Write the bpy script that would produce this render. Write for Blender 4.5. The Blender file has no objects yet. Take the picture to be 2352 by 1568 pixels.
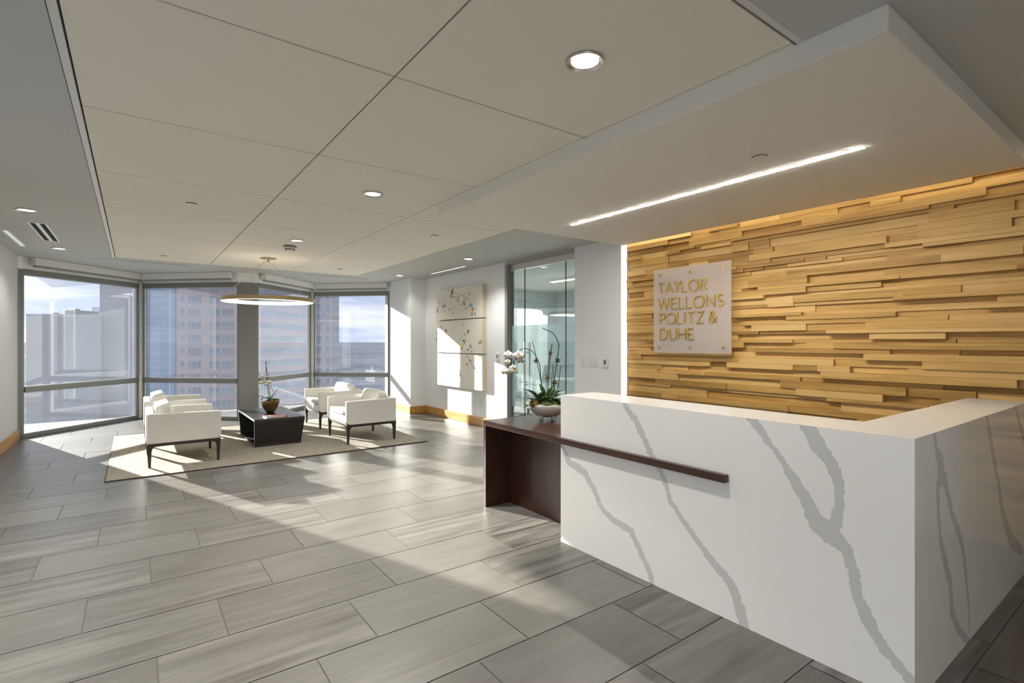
import bpy, bmesh, math, random
from mathutils import Vector, Matrix, noise
random.seed(7)
PI = math.pi
scn = bpy.context.scene
COL = scn.collection

# ------------------------------------------------------------------ camera
FPX = 1184.0; CH = 1.46; AZ = math.radians(36.25)
FW = Vector((math.sin(AZ), math.cos(AZ), 0)); RT = Vector((math.cos(AZ), -math.sin(AZ), 0)); UP = Vector((0, 0, 1))
CAM = Vector((0, 0, CH))
cd = bpy.data.cameras.new('camera'); cam = bpy.data.objects.new('camera', cd); COL.objects.link(cam)
cam.location = CAM; cam.rotation_euler = (PI/2, 0, -AZ)
cd.sensor_width = 36; cd.lens = FPX/2352*36; cd.clip_start = .05; cd.clip_end = 60000
scn.camera = cam

def V(x, y, D):            # a place D metres ahead of the tripod, read off in picture units
    return CAM + (FW + RT*((x-1176)/FPX) + UP*((784-y)/FPX))*D
def LD(lat, dep, z=0):     # outside: lateral / depth -> world
    p = RT*lat + FW*dep; return Vector((p.x, p.y, z))

# ------------------------------------------------------------------ materials
def nt(name):
    m = bpy.data.materials.new(name); m.use_nodes = True
    t = m.node_tree; b = t.nodes['Principled BSDF']
    return m, t, b
def L(t, a, b): t.links.new(a, b)
def mat(name, col, rough=.5, metal=0, spec=None, var=0, scale=8, bump=0, bscale=60, coat=0, stretch=(1, 1, 1), emis=0, ecol=None):
    m, t, b = nt(name)
    b.inputs['Base Color'].default_value = (*col, 1); b.inputs['Roughness'].default_value = rough
    b.inputs['Metallic'].default_value = metal
    if spec is not None: b.inputs['Specular IOR Level'].default_value = spec
    if coat: b.inputs['Coat Weight'].default_value = coat; b.inputs['Coat Roughness'].default_value = .08
    if emis:
        b.inputs['Emission Color'].default_value = (*(ecol or col), 1); b.inputs['Emission Strength'].default_value = emis
    if var or bump:
        tc = t.nodes.new('ShaderNodeTexCoord'); mp = t.nodes.new('ShaderNodeMapping'); mp.inputs['Scale'].default_value = stretch
        L(t, tc.outputs['Object'], mp.inputs['Vector'])
    if var:
        n = t.nodes.new('ShaderNodeTexNoise'); n.inputs['Scale'].default_value = scale; n.inputs['Detail'].default_value = 5
        L(t, mp.outputs[0], n.inputs['Vector'])
        r = t.nodes.new('ShaderNodeValToRGB')
        r.color_ramp.elements[0].position = .3; r.color_ramp.elements[1].position = .7
        r.color_ramp.elements[0].color = (*[c*(1-var) for c in col], 1); r.color_ramp.elements[1].color = (*[min(1, c*(1+var)) for c in col], 1)
        L(t, n.outputs['Fac'], r.inputs[0]); L(t, r.outputs[0], b.inputs['Base Color'])
    if bump:
        n2 = t.nodes.new('ShaderNodeTexNoise'); n2.inputs['Scale'].default_value = bscale; n2.inputs['Detail'].default_value = 3
        L(t, mp.outputs[0], n2.inputs['Vector'])
        bp = t.nodes.new('ShaderNodeBump'); bp.inputs['Strength'].default_value = bump; bp.inputs['Distance'].default_value = .01
        L(t, n2.outputs['Fac'], bp.inputs['Height']); L(t, bp.outputs[0], b.inputs['Normal'])
    return m
def emit(name, col, s):
    m = bpy.data.materials.new(name); m.use_nodes = True; t = m.node_tree; t.nodes.clear()
    o = t.nodes.new('ShaderNodeOutputMaterial'); e = t.nodes.new('ShaderNodeEmission')
    e.inputs[0].default_value = (*col, 1); e.inputs[1].default_value = s; L(t, e.outputs[0], o.inputs[0]); return m
def mnode(t, op, a, b=None, c=None):
    n = t.nodes.new('ShaderNodeMath'); n.operation = op
    for i, v in enumerate((a, b, c)):
        if v is None: continue
        if isinstance(v, (int, float)): n.inputs[i].default_value = v
        else: L(t, v, n.inputs[i])
    return n.outputs[0]
def mixc(t, f, a, b):
    n = t.nodes.new('ShaderNodeMix'); n.data_type = 'RGBA'
    for i, v in ((0, f), (6, a), (7, b)):
        if isinstance(v, tuple): n.inputs[i].default_value = (*v, 1)
        elif isinstance(v, (int, float)): n.inputs[i].default_value = v
        else: L(t, v, n.inputs[i])
    return n.outputs[2]

M = {}
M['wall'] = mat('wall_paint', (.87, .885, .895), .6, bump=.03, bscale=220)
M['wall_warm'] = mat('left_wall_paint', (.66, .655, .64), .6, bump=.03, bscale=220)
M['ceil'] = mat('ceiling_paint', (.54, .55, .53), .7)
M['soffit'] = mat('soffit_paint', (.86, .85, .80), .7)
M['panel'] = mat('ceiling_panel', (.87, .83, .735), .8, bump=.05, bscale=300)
M['dark'] = mat('dark_void', (.02, .02, .02), .9)
M['alu'] = mat('window_frame_grey', (.21, .213, .205), .42, .25)
M['alu_light'] = mat('window_gasket_light', (.55, .56, .56), .35, .3)
M['blind'] = mat('blind_cassette_white', (.72, .72, .71), .45)
M['chain'] = mat('bead_chain_steel', (.45, .45, .45), .3, .9)
M['steel'] = mat('brushed_steel', (.62, .61, .58), .3, 1, bump=.02, bscale=300, stretch=(1, 1, 20))
M['steel_light'] = mat('door_header_steel', (.66, .655, .63), .42, .6)
M['brass'] = mat('brass', (.80, .58, .22), .25, 1)
M['gold'] = mat('gold_lettering', (.78, .55, .16), .3, .85)
M['bronze'] = mat('pendant_bronze', (.48, .38, .20), .38, .8)
M['leather'] = mat('white_leather', (.66, .65, .615), .42, var=.02, scale=6, bump=.06, bscale=260)
M['ebony'] = mat('dark_chair_wood', (.022, .016, .015), .3, var=.25, scale=12, coat=.3)
M['tablewood'] = mat('black_oak_veneer', (.018, .015, .017), .33, var=.3, scale=9, stretch=(2, 2, 14), coat=.25)
M['tabletop'] = mat('black_oak_top', (.02, .019, .022), .3, var=.3, scale=9, stretch=(1, 14, 1), coat=.3)
M['edge'] = mat('table_edge_grey', (.22, .21, .21), .35)
M['leaf'] = mat('orchid_leaf', (.035, .085, .02), .3, var=.35, scale=9, spec=.6)
M['stem'] = mat('orchid_stem', (.05, .06, .03), .5, var=.3, scale=30)
M['stick'] = mat('dark_support_stick', (.03, .025, .03), .6)
M['petal'] = mat('white_petal', (.86, .84, .78), .5, var=.04, scale=20)
M['lip'] = mat('yellow_green_lip', (.62, .62, .12), .5)
M['moss'] = mat('moss', (.06, .085, .015), .95, var=.6, scale=60, bump=1, bscale=90)
M['mossb'] = mat('brown_moss', (.16, .13, .03), .95, var=.5, scale=70, bump=1, bscale=90)
M['ceramic'] = mat('cream_ceramic', (.66, .63, .56), .28, var=.04, scale=5, coat=.4)
M['goldpot'] = mat('bronze_glaze_pot', (.20, .125, .04), .28, .65, var=.6, scale=14)
M['white_plastic'] = mat('white_plastic', (.80, .80, .78), .4)
M['lcd'] = mat('grey_display', (.12, .13, .12), .2)
M['led'] = emit('led_strip_white', (1, .95, .86), 82)
M['cove'] = emit('cove_led_warm', (1, .90, .72), 4)
M['sideled'] = emit('side_led_warm', (1, .93, .80), .62)
M['ringled'] = emit('ring_led', (1, .88, .66), 4.2)
M['down'] = emit('downlight_lens', (1, .97, .94), 6)
M['officeled'] = emit('office_light_white', (.92, .97, 1), 34)
M['office'] = mat('office_paint', (.56, .60, .59), .7)
M['officefloor'] = mat('office_carpet', (.14, .15, .15), .9, var=.2, scale=60)
M['charcoal'] = mat('charcoal_fabric', (.05, .055, .06), .8)

def wood_mat(name, c1, c2, c3, rough, attr, ax, spec=.4, coat=0, knots=True):
    """c1 dark .. c3 light, grain runs along local axis ax; every board has its own offset"""
    m, t, b = nt(name)
    tc = t.nodes.new('ShaderNodeTexCoord')
    if attr:
        at = t.nodes.new('ShaderNodeAttribute'); at.attribute_name = 'rnd'; rnd = at.outputs['Fac']
    else:
        v = t.nodes.new('ShaderNodeValue'); v.outputs[0].default_value = .37; rnd = v.outputs[0]
    cmb = t.nodes.new('ShaderNodeCombineXYZ'); 
    for i, k in enumerate((37., 91., 53.)): L(t, mnode(t, 'MULTIPLY', rnd, k), cmb.inputs[i])
    add = t.nodes.new('ShaderNodeVectorMath'); add.operation = 'ADD'; L(t, tc.outputs['Object'], add.inputs[0]); L(t, cmb.outputs[0], add.inputs[1])
    def nz(sc_long, sc_x, det, dist=0):
        mp = t.nodes.new('ShaderNodeMapping'); s = [sc_x]*3; s[ax] = sc_long; mp.inputs['Scale'].default_value = s
        L(t, add.outputs[0], mp.inputs['Vector'])
        n = t.nodes.new('ShaderNodeTexNoise'); n.inputs['Scale'].default_value = 1; n.inputs['Detail'].default_value = det; n.inputs['Distortion'].default_value = dist
        L(t, mp.outputs[0], n.inputs['Vector']); return n.outputs['Fac']
    g1 = nz(1.4, 22, 4, .6); g2 = nz(5, 190, 2); g3 = nz(.9, 5, 2)
    f = mnode(t, 'ADD', mnode(t, 'MULTIPLY', g1, .55), mnode(t, 'ADD', mnode(t, 'MULTIPLY', g2, .25), mnode(t, 'MULTIPLY', g3, .2)))
    f = mnode(t, 'ADD', f, mnode(t, 'MULTIPLY', mnode(t, 'SUBTRACT', rnd, .5), .42))
    r = t.nodes.new('ShaderNodeValToRGB'); e = r.color_ramp.elements
    e[0].position = .28; e[0].color = (*c1, 1); e[1].position = .72; e[1].color = (*c3, 1)
    x = e.new(.5); x.color = (*c2, 1)
    L(t, f, r.inputs[0]); L(t, r.outputs[0], b.inputs['Base Color'])
    b.inputs['Roughness'].default_value = rough; b.inputs['Specular IOR Level'].default_value = spec
    if coat: b.inputs['Coat Weight'].default_value = coat; b.inputs['Coat Roughness'].default_value = .1
    bp = t.nodes.new('ShaderNodeBump'); bp.inputs['Strength'].default_value = .12; bp.inputs['Distance'].default_value = .004
    L(t, g2, bp.inputs['Height']); L(t, bp.outputs[0], b.inputs['Normal'])
    return m
M['oak'] = wood_mat('oak_boards', (.36, .20, .05), (.60, .37, .115), (.74, .50, .20), .5, True, 1)
M['basewood'] = wood_mat('oak_baseboard', (.40, .19, .045), (.58, .31, .085), (.68, .40, .13), .4, False, 1)
M['walnut'] = wood_mat('dark_walnut', (.030, .010, .006), (.055, .020, .012), (.085, .032, .018), .3, False, 1, coat=.35)
M['walnutv'] = wood_mat('dark_walnut_panel', (.026, .009, .005), (.05, .018, .010), (.085, .030, .015), .32, False, 2, coat=.3)

def floor_mat():
    m, t, b = nt('stone_look_floor_tile')
    tc = t.nodes.new('ShaderNodeTexCoord'); at = t.nodes.new('ShaderNodeAttribute'); at.attribute_name = 'rnd'; rnd = at.outputs['Fac']
    cmb = t.nodes.new('ShaderNodeCombineXYZ')
    for i, k in enumerate((41., 77., 19.)): L(t, mnode(t, 'MULTIPLY', rnd, k), cmb.inputs[i])
    add = t.nodes.new('ShaderNodeVectorMath'); add.operation = 'ADD'; L(t, tc.outputs['Object'], add.inputs[0]); L(t, cmb.outputs[0], add.inputs[1])
    def nz(sx, sy, det, dist):
        mp = t.nodes.new('ShaderNodeMapping'); mp.inputs['Scale'].default_value = (sx, sy, 1); mp.inputs['Rotation'].default_value = (0, 0, .07)
        L(t, add.outputs[0], mp.inputs['Vector'])
        n = t.nodes.new('ShaderNodeTexNoise'); n.inputs['Scale'].default_value = 1; n.inputs['Detail'].default_value = det; n.inputs['Distortion'].default_value = dist
        L(t, mp.outputs[0], n.inputs['Vector']); return n.outputs['Fac']
    streak = nz(.9, 11, 6, .8); fine = nz(3, 40, 4, .4); cloud = nz(2.2, 2.6, 3, 1.5); speck = nz(70, 90, 2, 0)
    # streaks show on only some tiles
    amt = mnode(t, 'MULTIPLY', mnode(t, 'POWER', mnode(t, 'FRACT', mnode(t, 'MULTIPLY', rnd, 7.31)), 2.5), 1.4)
    s = mnode(t, 'MULTIPLY', mnode(t, 'SUBTRACT', streak, .5), mnode(t, 'ADD', mnode(t, 'MULTIPLY', amt, .95), .2))
    f = mnode(t, 'ADD', mnode(t, 'ADD', s, mnode(t, 'MULTIPLY', mnode(t, 'SUBTRACT', fine, .5), .25)), mnode(t, 'MULTIPLY', mnode(t, 'SUBTRACT', cloud, .5), .18))
    f = mnode(t, 'ADD', f, mnode(t, 'MULTIPLY', mnode(t, 'SUBTRACT', speck, .5), .12))
    f = mnode(t, 'ADD', f, mnode(t, 'MULTIPLY', mnode(t, 'SUBTRACT', rnd, .5), .16))
    f = mnode(t, 'ADD', f, .5)
    r = t.nodes.new('ShaderNodeValToRGB'); e = r.color_ramp.elements
    e[0].position = .12; e[0].color = (.05, .046, .039, 1); e[1].position = .85; e[1].color = (.205, .198, .180, 1)
    x = e.new(.36); x.color = (.097, .092, .081, 1); x = e.new(.55); x.color = (.14, .135, .121, 1)
    L(t, f, r.inputs[0]); L(t, r.outputs[0], b.inputs['Base Color'])
    rr = mnode(t, 'ADD', .33, mnode(t, 'MULTIPLY', cloud, .03)); L(t, rr, b.inputs['Roughness'])
    b.inputs['Specular IOR Level'].default_value = .5
    return m
M['floor'] = floor_mat()
M['grout'] = mat('floor_grout', (.12, .115, .10), .7)

def marble_mat():
    m, t, b = nt('white_quartz_with_grey_veins')
    tc = t.nodes.new('ShaderNodeTexCoord'); at = t.nodes.new('ShaderNodeAttribute'); at.attribute_name = 'vein'
    def nz(s, det, k=0):
        n = t.nodes.new('ShaderNodeTexNoise'); n.inputs['Scale'].default_value = s; n.inputs['Detail'].default_value = det
        L(t, tc.outputs['Object'], n.inputs['Vector']); return n.outputs['Fac']
    d = mnode(t, 'ADD', at.outputs['Fac'], mnode(t, 'MULTIPLY', mnode(t, 'SUBTRACT', nz(26, 10), .5), .040))
    mr = t.nodes.new('ShaderNodeMapRange'); mr.inputs[1].default_value = -.0015; mr.inputs[2].default_value = .0015; mr.inputs[3].default_value = 1; mr.inputs[4].default_value = 0
    L(t, d, mr.inputs[0])
    # the rim of each vein is a hair darker
    rim = t.nodes.new('ShaderNodeMapRange'); rim.inputs[1].default_value = -.006; rim.inputs[2].default_value = 0; rim.inputs[3].default_value = 0; rim.inputs[4].default_value = 1
    L(t, d, rim.inputs[0])
    vc = mixc(t, rim.outputs[0], (.60, .60, .585), (.56, .56, .55))
    vc = mixc(t, nz(5, 3), vc, (.66, .65, .63))
    base = mixc(t, nz(3, 4), (.895, .88, .835), (.92, .905, .865))
    c = mixc(t, mr.outputs[0], base, vc); L(t, c, b.inputs['Base Color'])
    b.inputs['Roughness'].default_value = .09; b.inputs['Specular IOR Level'].default_value = .5
    return m
M['marble'] = marble_mat()

def rug_mat():
    m, t, b = nt('woven_rug')
    tc = t.nodes.new('ShaderNodeTexCoord')
    def nz(s, sx, sy, det):
        mp = t.nodes.new('ShaderNodeMapping'); mp.inputs['Scale'].default_value = (sx, sy, 1); L(t, tc.outputs['Object'], mp.inputs['Vector'])
        n = t.nodes.new('ShaderNodeTexNoise'); n.inputs['Scale'].default_value = s; n.inputs['Detail'].default_value = det
        L(t, mp.outputs[0], n.inputs['Vector']); return n.outputs['Fac']
    a = nz(14, 1, 7, 5); c = nz(60, 1, 1, 3)
    f = mnode(t, 'ADD', mnode(t, 'MULTIPLY', a, .6), mnode(t, 'MULTIPLY', c, .4))
    r = t.nodes.new('ShaderNodeValToRGB'); e = r.color_ramp.elements
    e[0].position = .36; e[0].color = (.135, .118, .09, 1); e[1].position = .64; e[1].color = (.40, .365, .30, 1)
    L(t, f, r.inputs[0]); L(t, r.outputs[0], b.inputs['Base Color']); b.inputs['Roughness'].default_value = .95
    bp = t.nodes.new('ShaderNodeBump'); bp.inputs['Strength'].default_value = .6; bp.inputs['Distance'].default_value = .01
    L(t, c, bp.inputs['Height']); L(t, bp.outputs[0], b.inputs['Normal'])
    return m
M['rug'] = rug_mat()
M['rugedge'] = mat('rug_binding', (.035, .03, .025), .9)

def glass_mat(name, tint, refl, haze=0, hcol=(.9, .95, 1), rough=0.0, dfac=.35):
    m = bpy.data.materials.new(name); m.use_nodes = True; t = m.node_tree; t.nodes.clear()
    o = t.nodes.new('ShaderNodeOutputMaterial')
    tr = t.nodes.new('ShaderNodeBsdfTransparent'); tr.inputs[0].default_value = (*tint, 1)
    gl = t.nodes.new('ShaderNodeBsdfGlossy'); gl.inputs['Color'].default_value = (1, 1, 1, 1); gl.inputs['Roughness'].default_value = rough
    fr = t.nodes.new('ShaderNodeFresnel'); 
    ge = t.nodes.new('ShaderNodeNewGeometry')
    L(t, mnode(t, 'ADD', 1.45, mnode(t, 'MULTIPLY', ge.outputs['Backfacing'], 1/1.45-1.45)), fr.inputs[0])
    fac = mnode(t, 'MULTIPLY', fr.outputs[0], refl)
    last = tr.outputs[0]
    if haze:
        tl = t.nodes.new('ShaderNodeBsdfTranslucent'); tl.inputs[0].default_value = (*hcol, 1)
        df = t.nodes.new('ShaderNodeBsdfDiffuse'); df.inputs[0].default_value = (*hcol, 1)
        mh = t.nodes.new('ShaderNodeMixShader'); mh.inputs[0].default_value = dfac; L(t, tl.outputs[0], mh.inputs[1]); L(t, df.outputs[0], mh.inputs[2])
        mx = t.nodes.new('ShaderNodeMixShader'); mx.inputs[0].default_value = haze; L(t, last, mx.inputs[1]); L(t, mh.outputs[0], mx.inputs[2]); last = mx.outputs[0]
    mx = t.nodes.new('ShaderNodeMixShader'); L(t, fac, mx.inputs[0]); L(t, last, mx.inputs[1]); L(t, gl.outputs[0], mx.inputs[2])
    L(t, mx.outputs[0], o.inputs[0]); return m
M['winglass'] = glass_mat('window_glass', (.95, .965, .97), 1.25, .03, (.80, .86, 1))
M['doorglass'] = glass_mat('door_glass', (.90, .945, .94), 1.5)
M['frost'] = glass_mat('frosted_film', (.85, .90, .90), .3, .55, (.88, .94, .96), .2)
M['acrylic'] = glass_mat('frosted_acrylic', (.93, .92, .91), .9, .36, (.93, .87, .85), .03, .8)

# ------------------------------------------------------------------ mesh helpers
def newbm(): return bmesh.new()
def obj(name, bm, m, parent=None, smooth=False, kind=None, bevel=0, seg=2, loc=None, rotz=0):
    me = bpy.data.meshes.new(name); bmesh.ops.recalc_face_normals(bm, faces=bm.faces[:]); bm.to_mesh(me); bm.free()
    for k in (m if isinstance(m, (list, tuple)) else [m]): me.materials.append(M[k] if isinstance(k, str) else k)
    if smooth:
        for p in me.polygons: p.use_smooth = True
    o = bpy.data.objects.new(name, me); COL.objects.link(o)
    if bevel:
        b = o.modifiers.new('bevel', 'BEVEL'); b.width = bevel; b.segments = seg; b.limit_method = 'ANGLE'; b.angle_limit = math.radians(40)
    if parent is not None: o.parent = parent
    if loc is not None: o.location = loc
    if rotz: o.rotation_euler.z = rotz
    if kind: o['kind'] = kind
    return o
def tag(o, label, cat, group=None):
    o['label'] = label; o['category'] = cat
    if group: o['group'] = group
    return o
def thing(name, label, cat, loc=(0, 0, 0), rotz=0, group=None):
    o = bpy.data.objects.new(name, None); COL.objects.link(o); o.location = loc; o.rotation_euler = (0, 0, rotz); o.empty_display_size = .1
    return tag(o, label, cat, group)
def struct(name, bm, m, parent=None, **k):
    return obj(name, bm, m, parent, kind=None if parent else 'structure', **k)
def dup(root, loc, rotz, label, group=None):
    r = root.copy(); COL.objects.link(r); r.location = loc; r.rotation_euler = (0, 0, rotz); r['label'] = label
    if group: r['group'] = group
    for ch in list(root.children):
        c = ch.copy(); COL.objects.link(c); c.parent = r
        for g in list(ch.children):
            d = g.copy(); COL.objects.link(d); d.parent = c
    return r
def box(bm, x0, x1, y0, y1, z0, z1, mi=0):
    vs = [bm.verts.new((x, y, z)) for z in (z0, z1) for y in (y0, y1) for x in (x0, x1)]
    fs = []
    for q in ((0, 2, 3, 1), (4, 5, 7, 6), (0, 1, 5, 4), (2, 6, 7, 3), (0, 4, 6, 2), (1, 3, 7, 5)):
        f = bm.faces.new([vs[i] for i in q]); f.material_index = mi; fs.append(f)
    return fs
def boxv(bm, vs8, mi=0):
    vs = [bm.verts.new(v) for v in vs8]
    for q in ((0, 2, 3, 1), (4, 5, 7, 6), (0, 1, 5, 4), (2, 6, 7, 3), (0, 4, 6, 2), (1, 3, 7, 5)):
        f = bm.faces.new([vs[i] for i in q]); f.material_index = mi
def prism(bm, pts, z0, z1, mi=0):       # polygon (x,y) extruded in z
    a = [bm.verts.new((x, y, z0)) for x, y in pts]; b = [bm.verts.new((x, y, z1)) for x, y in pts]
    n = len(pts)
    bm.faces.new(a).material_index = mi; bm.faces.new(b).material_index = mi
    for i in range(n): bm.faces.new((a[i], a[(i+1) % n], b[(i+1) % n], b[i])).material_index = mi
def prism_y(bm, pts, y0, y1, mi=0):     # polygon (x,z) extruded along y
    a = [bm.verts.new((x, y0, z)) for x, z in pts]; b = [bm.verts.new((x, y1, z)) for x, z in pts]
    n = len(pts)
    bm.faces.new(a).material_index = mi; bm.faces.new(b).material_index = mi
    for i in range(n): bm.faces.new((a[i], a[(i+1) % n], b[(i+1) % n], b[i])).material_index = mi
def tube(bm, pts, rad, n=8, cap=True):
    pts = [Vector(p) for p in pts]; rings = []
    for i, p in enumerate(pts):
        d = (pts[min(i+1, len(pts)-1)] - pts[max(i-1, 0)]).normalized()
        ref = Vector((0, 0, 1)) if abs(d.z) < .9 else Vector((1, 0, 0))
        a = d.cross(ref).normalized(); b = d.cross(a)
        r = rad[i] if isinstance(rad, (list, tuple)) else rad
        rings.append([bm.verts.new(p + (a*math.cos(2*PI*k/n) + b*math.sin(2*PI*k/n))*r) for k in range(n)])
    for i in range(len(rings)-1):
        for k in range(n): bm.faces.new((rings[i][k], rings[i][(k+1) % n], rings[i+1][(k+1) % n], rings[i+1][k]))
    if cap: bm.faces.new(rings[0][::-1]); bm.faces.new(rings[-1])
def lathe(bm, prof, n=32, c=(0, 0, 0), wob=None):     # prof: (r,z)
    rings = []
    for r, z in prof:
        if r < 1e-6: rings.append([bm.verts.new((c[0], c[1], c[2]+z))])
        else:
            rings.append([])
            for k in range(n):
                a = 2*PI*k/n; dr, dz = wob(a, r, z) if wob else (0, 0)
                rings[-1].append(bm.verts.new((c[0]+(r+dr)*math.cos(a), c[1]+(r+dr)*math.sin(a), c[2]+z+dz)))
    for A, B in zip(rings, rings[1:]):
        for k in range(n):
            k2 = (k+1) % n
            if len(A) == 1 and len(B) > 1: bm.faces.new((A[0], B[k2], B[k]))
            elif len(B) == 1 and len(A) > 1: bm.faces.new((A[k], A[k2], B[0]))
            elif len(A) > 1: bm.faces.new((A[k], A[k2], B[k2], B[k]))
def disc(bm, c, r, n=32, up=-1):
    bm.faces.new([bm.verts.new((c[0]+r*math.cos(2*PI*k/n)*1, c[1]+r*math.sin(2*PI*k/n), c[2])) for k in range(n)])

# ------------------------------------------------------------------ setting
# floor: individual tiles in one mesh, grout below
def build_floor():
    bm = newbm(); lay = bm.faces.layers.float.new('rnd')
    TL, TH, G = .889, .452, .0028
    for k in range(-16, 22):
        y0 = 3.35 + k*TH; off = .677 + .2963*k
        i0 = math.floor((-2.5-off)/TL)
        for i in range(i0, i0+16):
            x0 = off + i*TL
            if x0 > 9.6 or y0 > 13: continue
            x1 = x0+TL
            vs = [bm.verts.new(p) for p in ((x0+G, y0+G, 0), (x1-G, y0+G, 0), (x1-G, y0+TH-G, 0), (x0+G, y0+TH-G, 0))]
            f = bm.faces.new(vs); f[lay] = random.random()
    # clip to the room outline
    cuts = []
    def clip(pt, n):
        bmesh.ops.bisect_plane(bm, geom=bm.verts[:]+bm.edges[:]+bm.faces[:], plane_co=pt, plane_no=n, clear_outer=True)
    clip((-1.40, 0, 0), (-1, 0, 0)); clip((9.0, 0, 0), (1, 0, 0)); clip((0, -3.6, 0), (0, -1, 0)); clip((0, 12.3, 0), (0, 1, 0))
    vs = [bm.verts.new(p) for p in ((-1.4, -3.6, -.004), (9, -3.6, -.004), (9, 12.3, -.004), (-1.4, 12.3, -.004))]
    f = bm.faces.new(vs); f.material_index = 1
    return bm
bm = build_floor(); o = struct('floor', bm, ['floor', 'grout'])
bm = newbm(); box(bm, -1.6, 9.2, -3.8, 12.5, -.30, -.012); struct('floor_slab', bm, 'ceil')
bpy.data.objects['floor_slab'].name = 'trim_1'

P0 = Vector((-1.37, 10.62)); P1 = Vector((.10, 12.10)); P2 = Vector((1.57, 10.69)); P2b = Vector((1.86, 10.59)); P3 = Vector((3.21, 11.94)); P4 = Vector((4.50, 10.65))
CZ = 2.74
# ceiling: painted surround with the opening for the lay-in panels, soffit recess handled by the dropped box
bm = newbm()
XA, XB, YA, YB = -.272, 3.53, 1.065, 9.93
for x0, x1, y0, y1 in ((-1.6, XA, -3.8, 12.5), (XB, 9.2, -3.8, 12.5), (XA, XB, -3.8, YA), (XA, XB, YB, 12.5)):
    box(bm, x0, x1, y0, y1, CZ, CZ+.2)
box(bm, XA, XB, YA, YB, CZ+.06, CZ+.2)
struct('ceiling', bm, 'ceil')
bm = newbm()
xs = [-.232, 1.02, 2.285, 3.525]; ys = [1.072, 2.35, 3.64, 4.945, 6.24, 7.53, 8.80, 9.925]
for i in range(3):
    for j in range(7): box(bm, xs[i]+.005, xs[i+1]-.005, ys[j]+.006, ys[j+1]-.006, CZ+.001, CZ+.02)
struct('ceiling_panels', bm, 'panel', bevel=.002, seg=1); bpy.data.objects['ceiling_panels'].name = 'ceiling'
bm = newbm(); box(bm, XA+.004, -.236, YA, YB, CZ-.002, CZ+.02)
box(bm, XA, 2.30, YA-.030, YA-.004, CZ-.002, CZ+.02); struct('trim_2', bm, 'blind')
bm = newbm()
for x in xs[1:3]: box(bm, x-.006, x+.006, YA, YB, CZ+.008, CZ+.03)
for y in ys[1:7]: box(bm, -.23, XB, y-.006, y+.006, CZ+.010, CZ+.028)
struct('trim_3', bm, mat('panel_joint_shadow_gap', (.30, .28, .24), .8))
# dropped soffit over the desk
bm = newbm(); box(bm, 2.305, 4.845, .732, 4.325, 2.64, CZ+.005)
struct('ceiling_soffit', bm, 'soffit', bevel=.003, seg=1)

# walls
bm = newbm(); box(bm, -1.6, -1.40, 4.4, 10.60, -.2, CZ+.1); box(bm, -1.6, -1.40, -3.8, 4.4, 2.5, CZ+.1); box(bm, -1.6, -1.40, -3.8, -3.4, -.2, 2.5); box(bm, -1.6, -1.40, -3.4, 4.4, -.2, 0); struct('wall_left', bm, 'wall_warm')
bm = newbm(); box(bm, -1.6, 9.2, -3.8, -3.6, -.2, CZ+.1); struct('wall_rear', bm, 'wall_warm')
bm = newbm()
box(bm, 4.84, 4.98, 6.80, 10.3, -.2, CZ+.01)         # art wall
box(bm, 4.50, 4.98, 9.60, 10.9, -.2, CZ+.01)         # corner pier
struct('wall_right', bm, 'wall')
bm = newbm(); box(bm, 4.84, 5.10, 4.33, 5.16, -.2, CZ+.01); struct('wall_right_switches', bm, 'wall')
bpy.data.objects['wall_right_switches'].name = 'wall_middle'
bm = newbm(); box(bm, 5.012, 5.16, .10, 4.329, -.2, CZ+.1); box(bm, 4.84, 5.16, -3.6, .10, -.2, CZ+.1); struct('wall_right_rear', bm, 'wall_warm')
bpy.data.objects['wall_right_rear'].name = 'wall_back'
# office shell behind the glass doors
bm = newbm()
box(bm, 9.0, 9.2, 2.0, 12.0, -.2, CZ+.1); box(bm, 5.16, 9.0, 2.0, 2.15, -.2, CZ+.1)
box(bm, 4.98, 5.6, 10.3, 10.5, -.2, CZ+.1); box(bm, 8.7, 9.0, 10.3, 10.5, -.2, CZ+.1); box(bm, 5.6, 8.7, 10.3, 10.5, 2.3, CZ+.1); box(bm, 5.6, 8.7, 10.3, 10.5, -.2, .1)
struct('wall_office', bm, 'office')
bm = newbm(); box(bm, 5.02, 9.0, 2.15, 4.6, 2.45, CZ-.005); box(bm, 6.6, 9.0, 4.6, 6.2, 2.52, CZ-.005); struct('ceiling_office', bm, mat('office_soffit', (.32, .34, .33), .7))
bm = newbm(); box(bm, 5.02, 9.0, 2.15, 10.3, .001, .006); struct('floor_office', bm, 'officefloor')

# baseboards
bm = newbm(); box(bm, 4.815, 4.84, 6.80, 9.60, 0, .15); box(bm, 4.475, 4.815, 9.575, 9.60, 0, .15); box(bm, 4.475, 4.50, 9.60, 10.62, 0, .15)
struct('baseboard_right', bm, 'basewood', bevel=.003, seg=1)
bm = newbm(); box(bm, -1.40, -1.378, 4.42, 10.52, 0, .15); struct('baseboard_left', bm, 'basewood', bevel=.003, seg=1)
bm = newbm(); box(bm, -1.378, 4.84, -3.6, -3.575, 0, .15); struct('baseboard_rear', bm, 'basewood', bevel=.003, seg=1)

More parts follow.
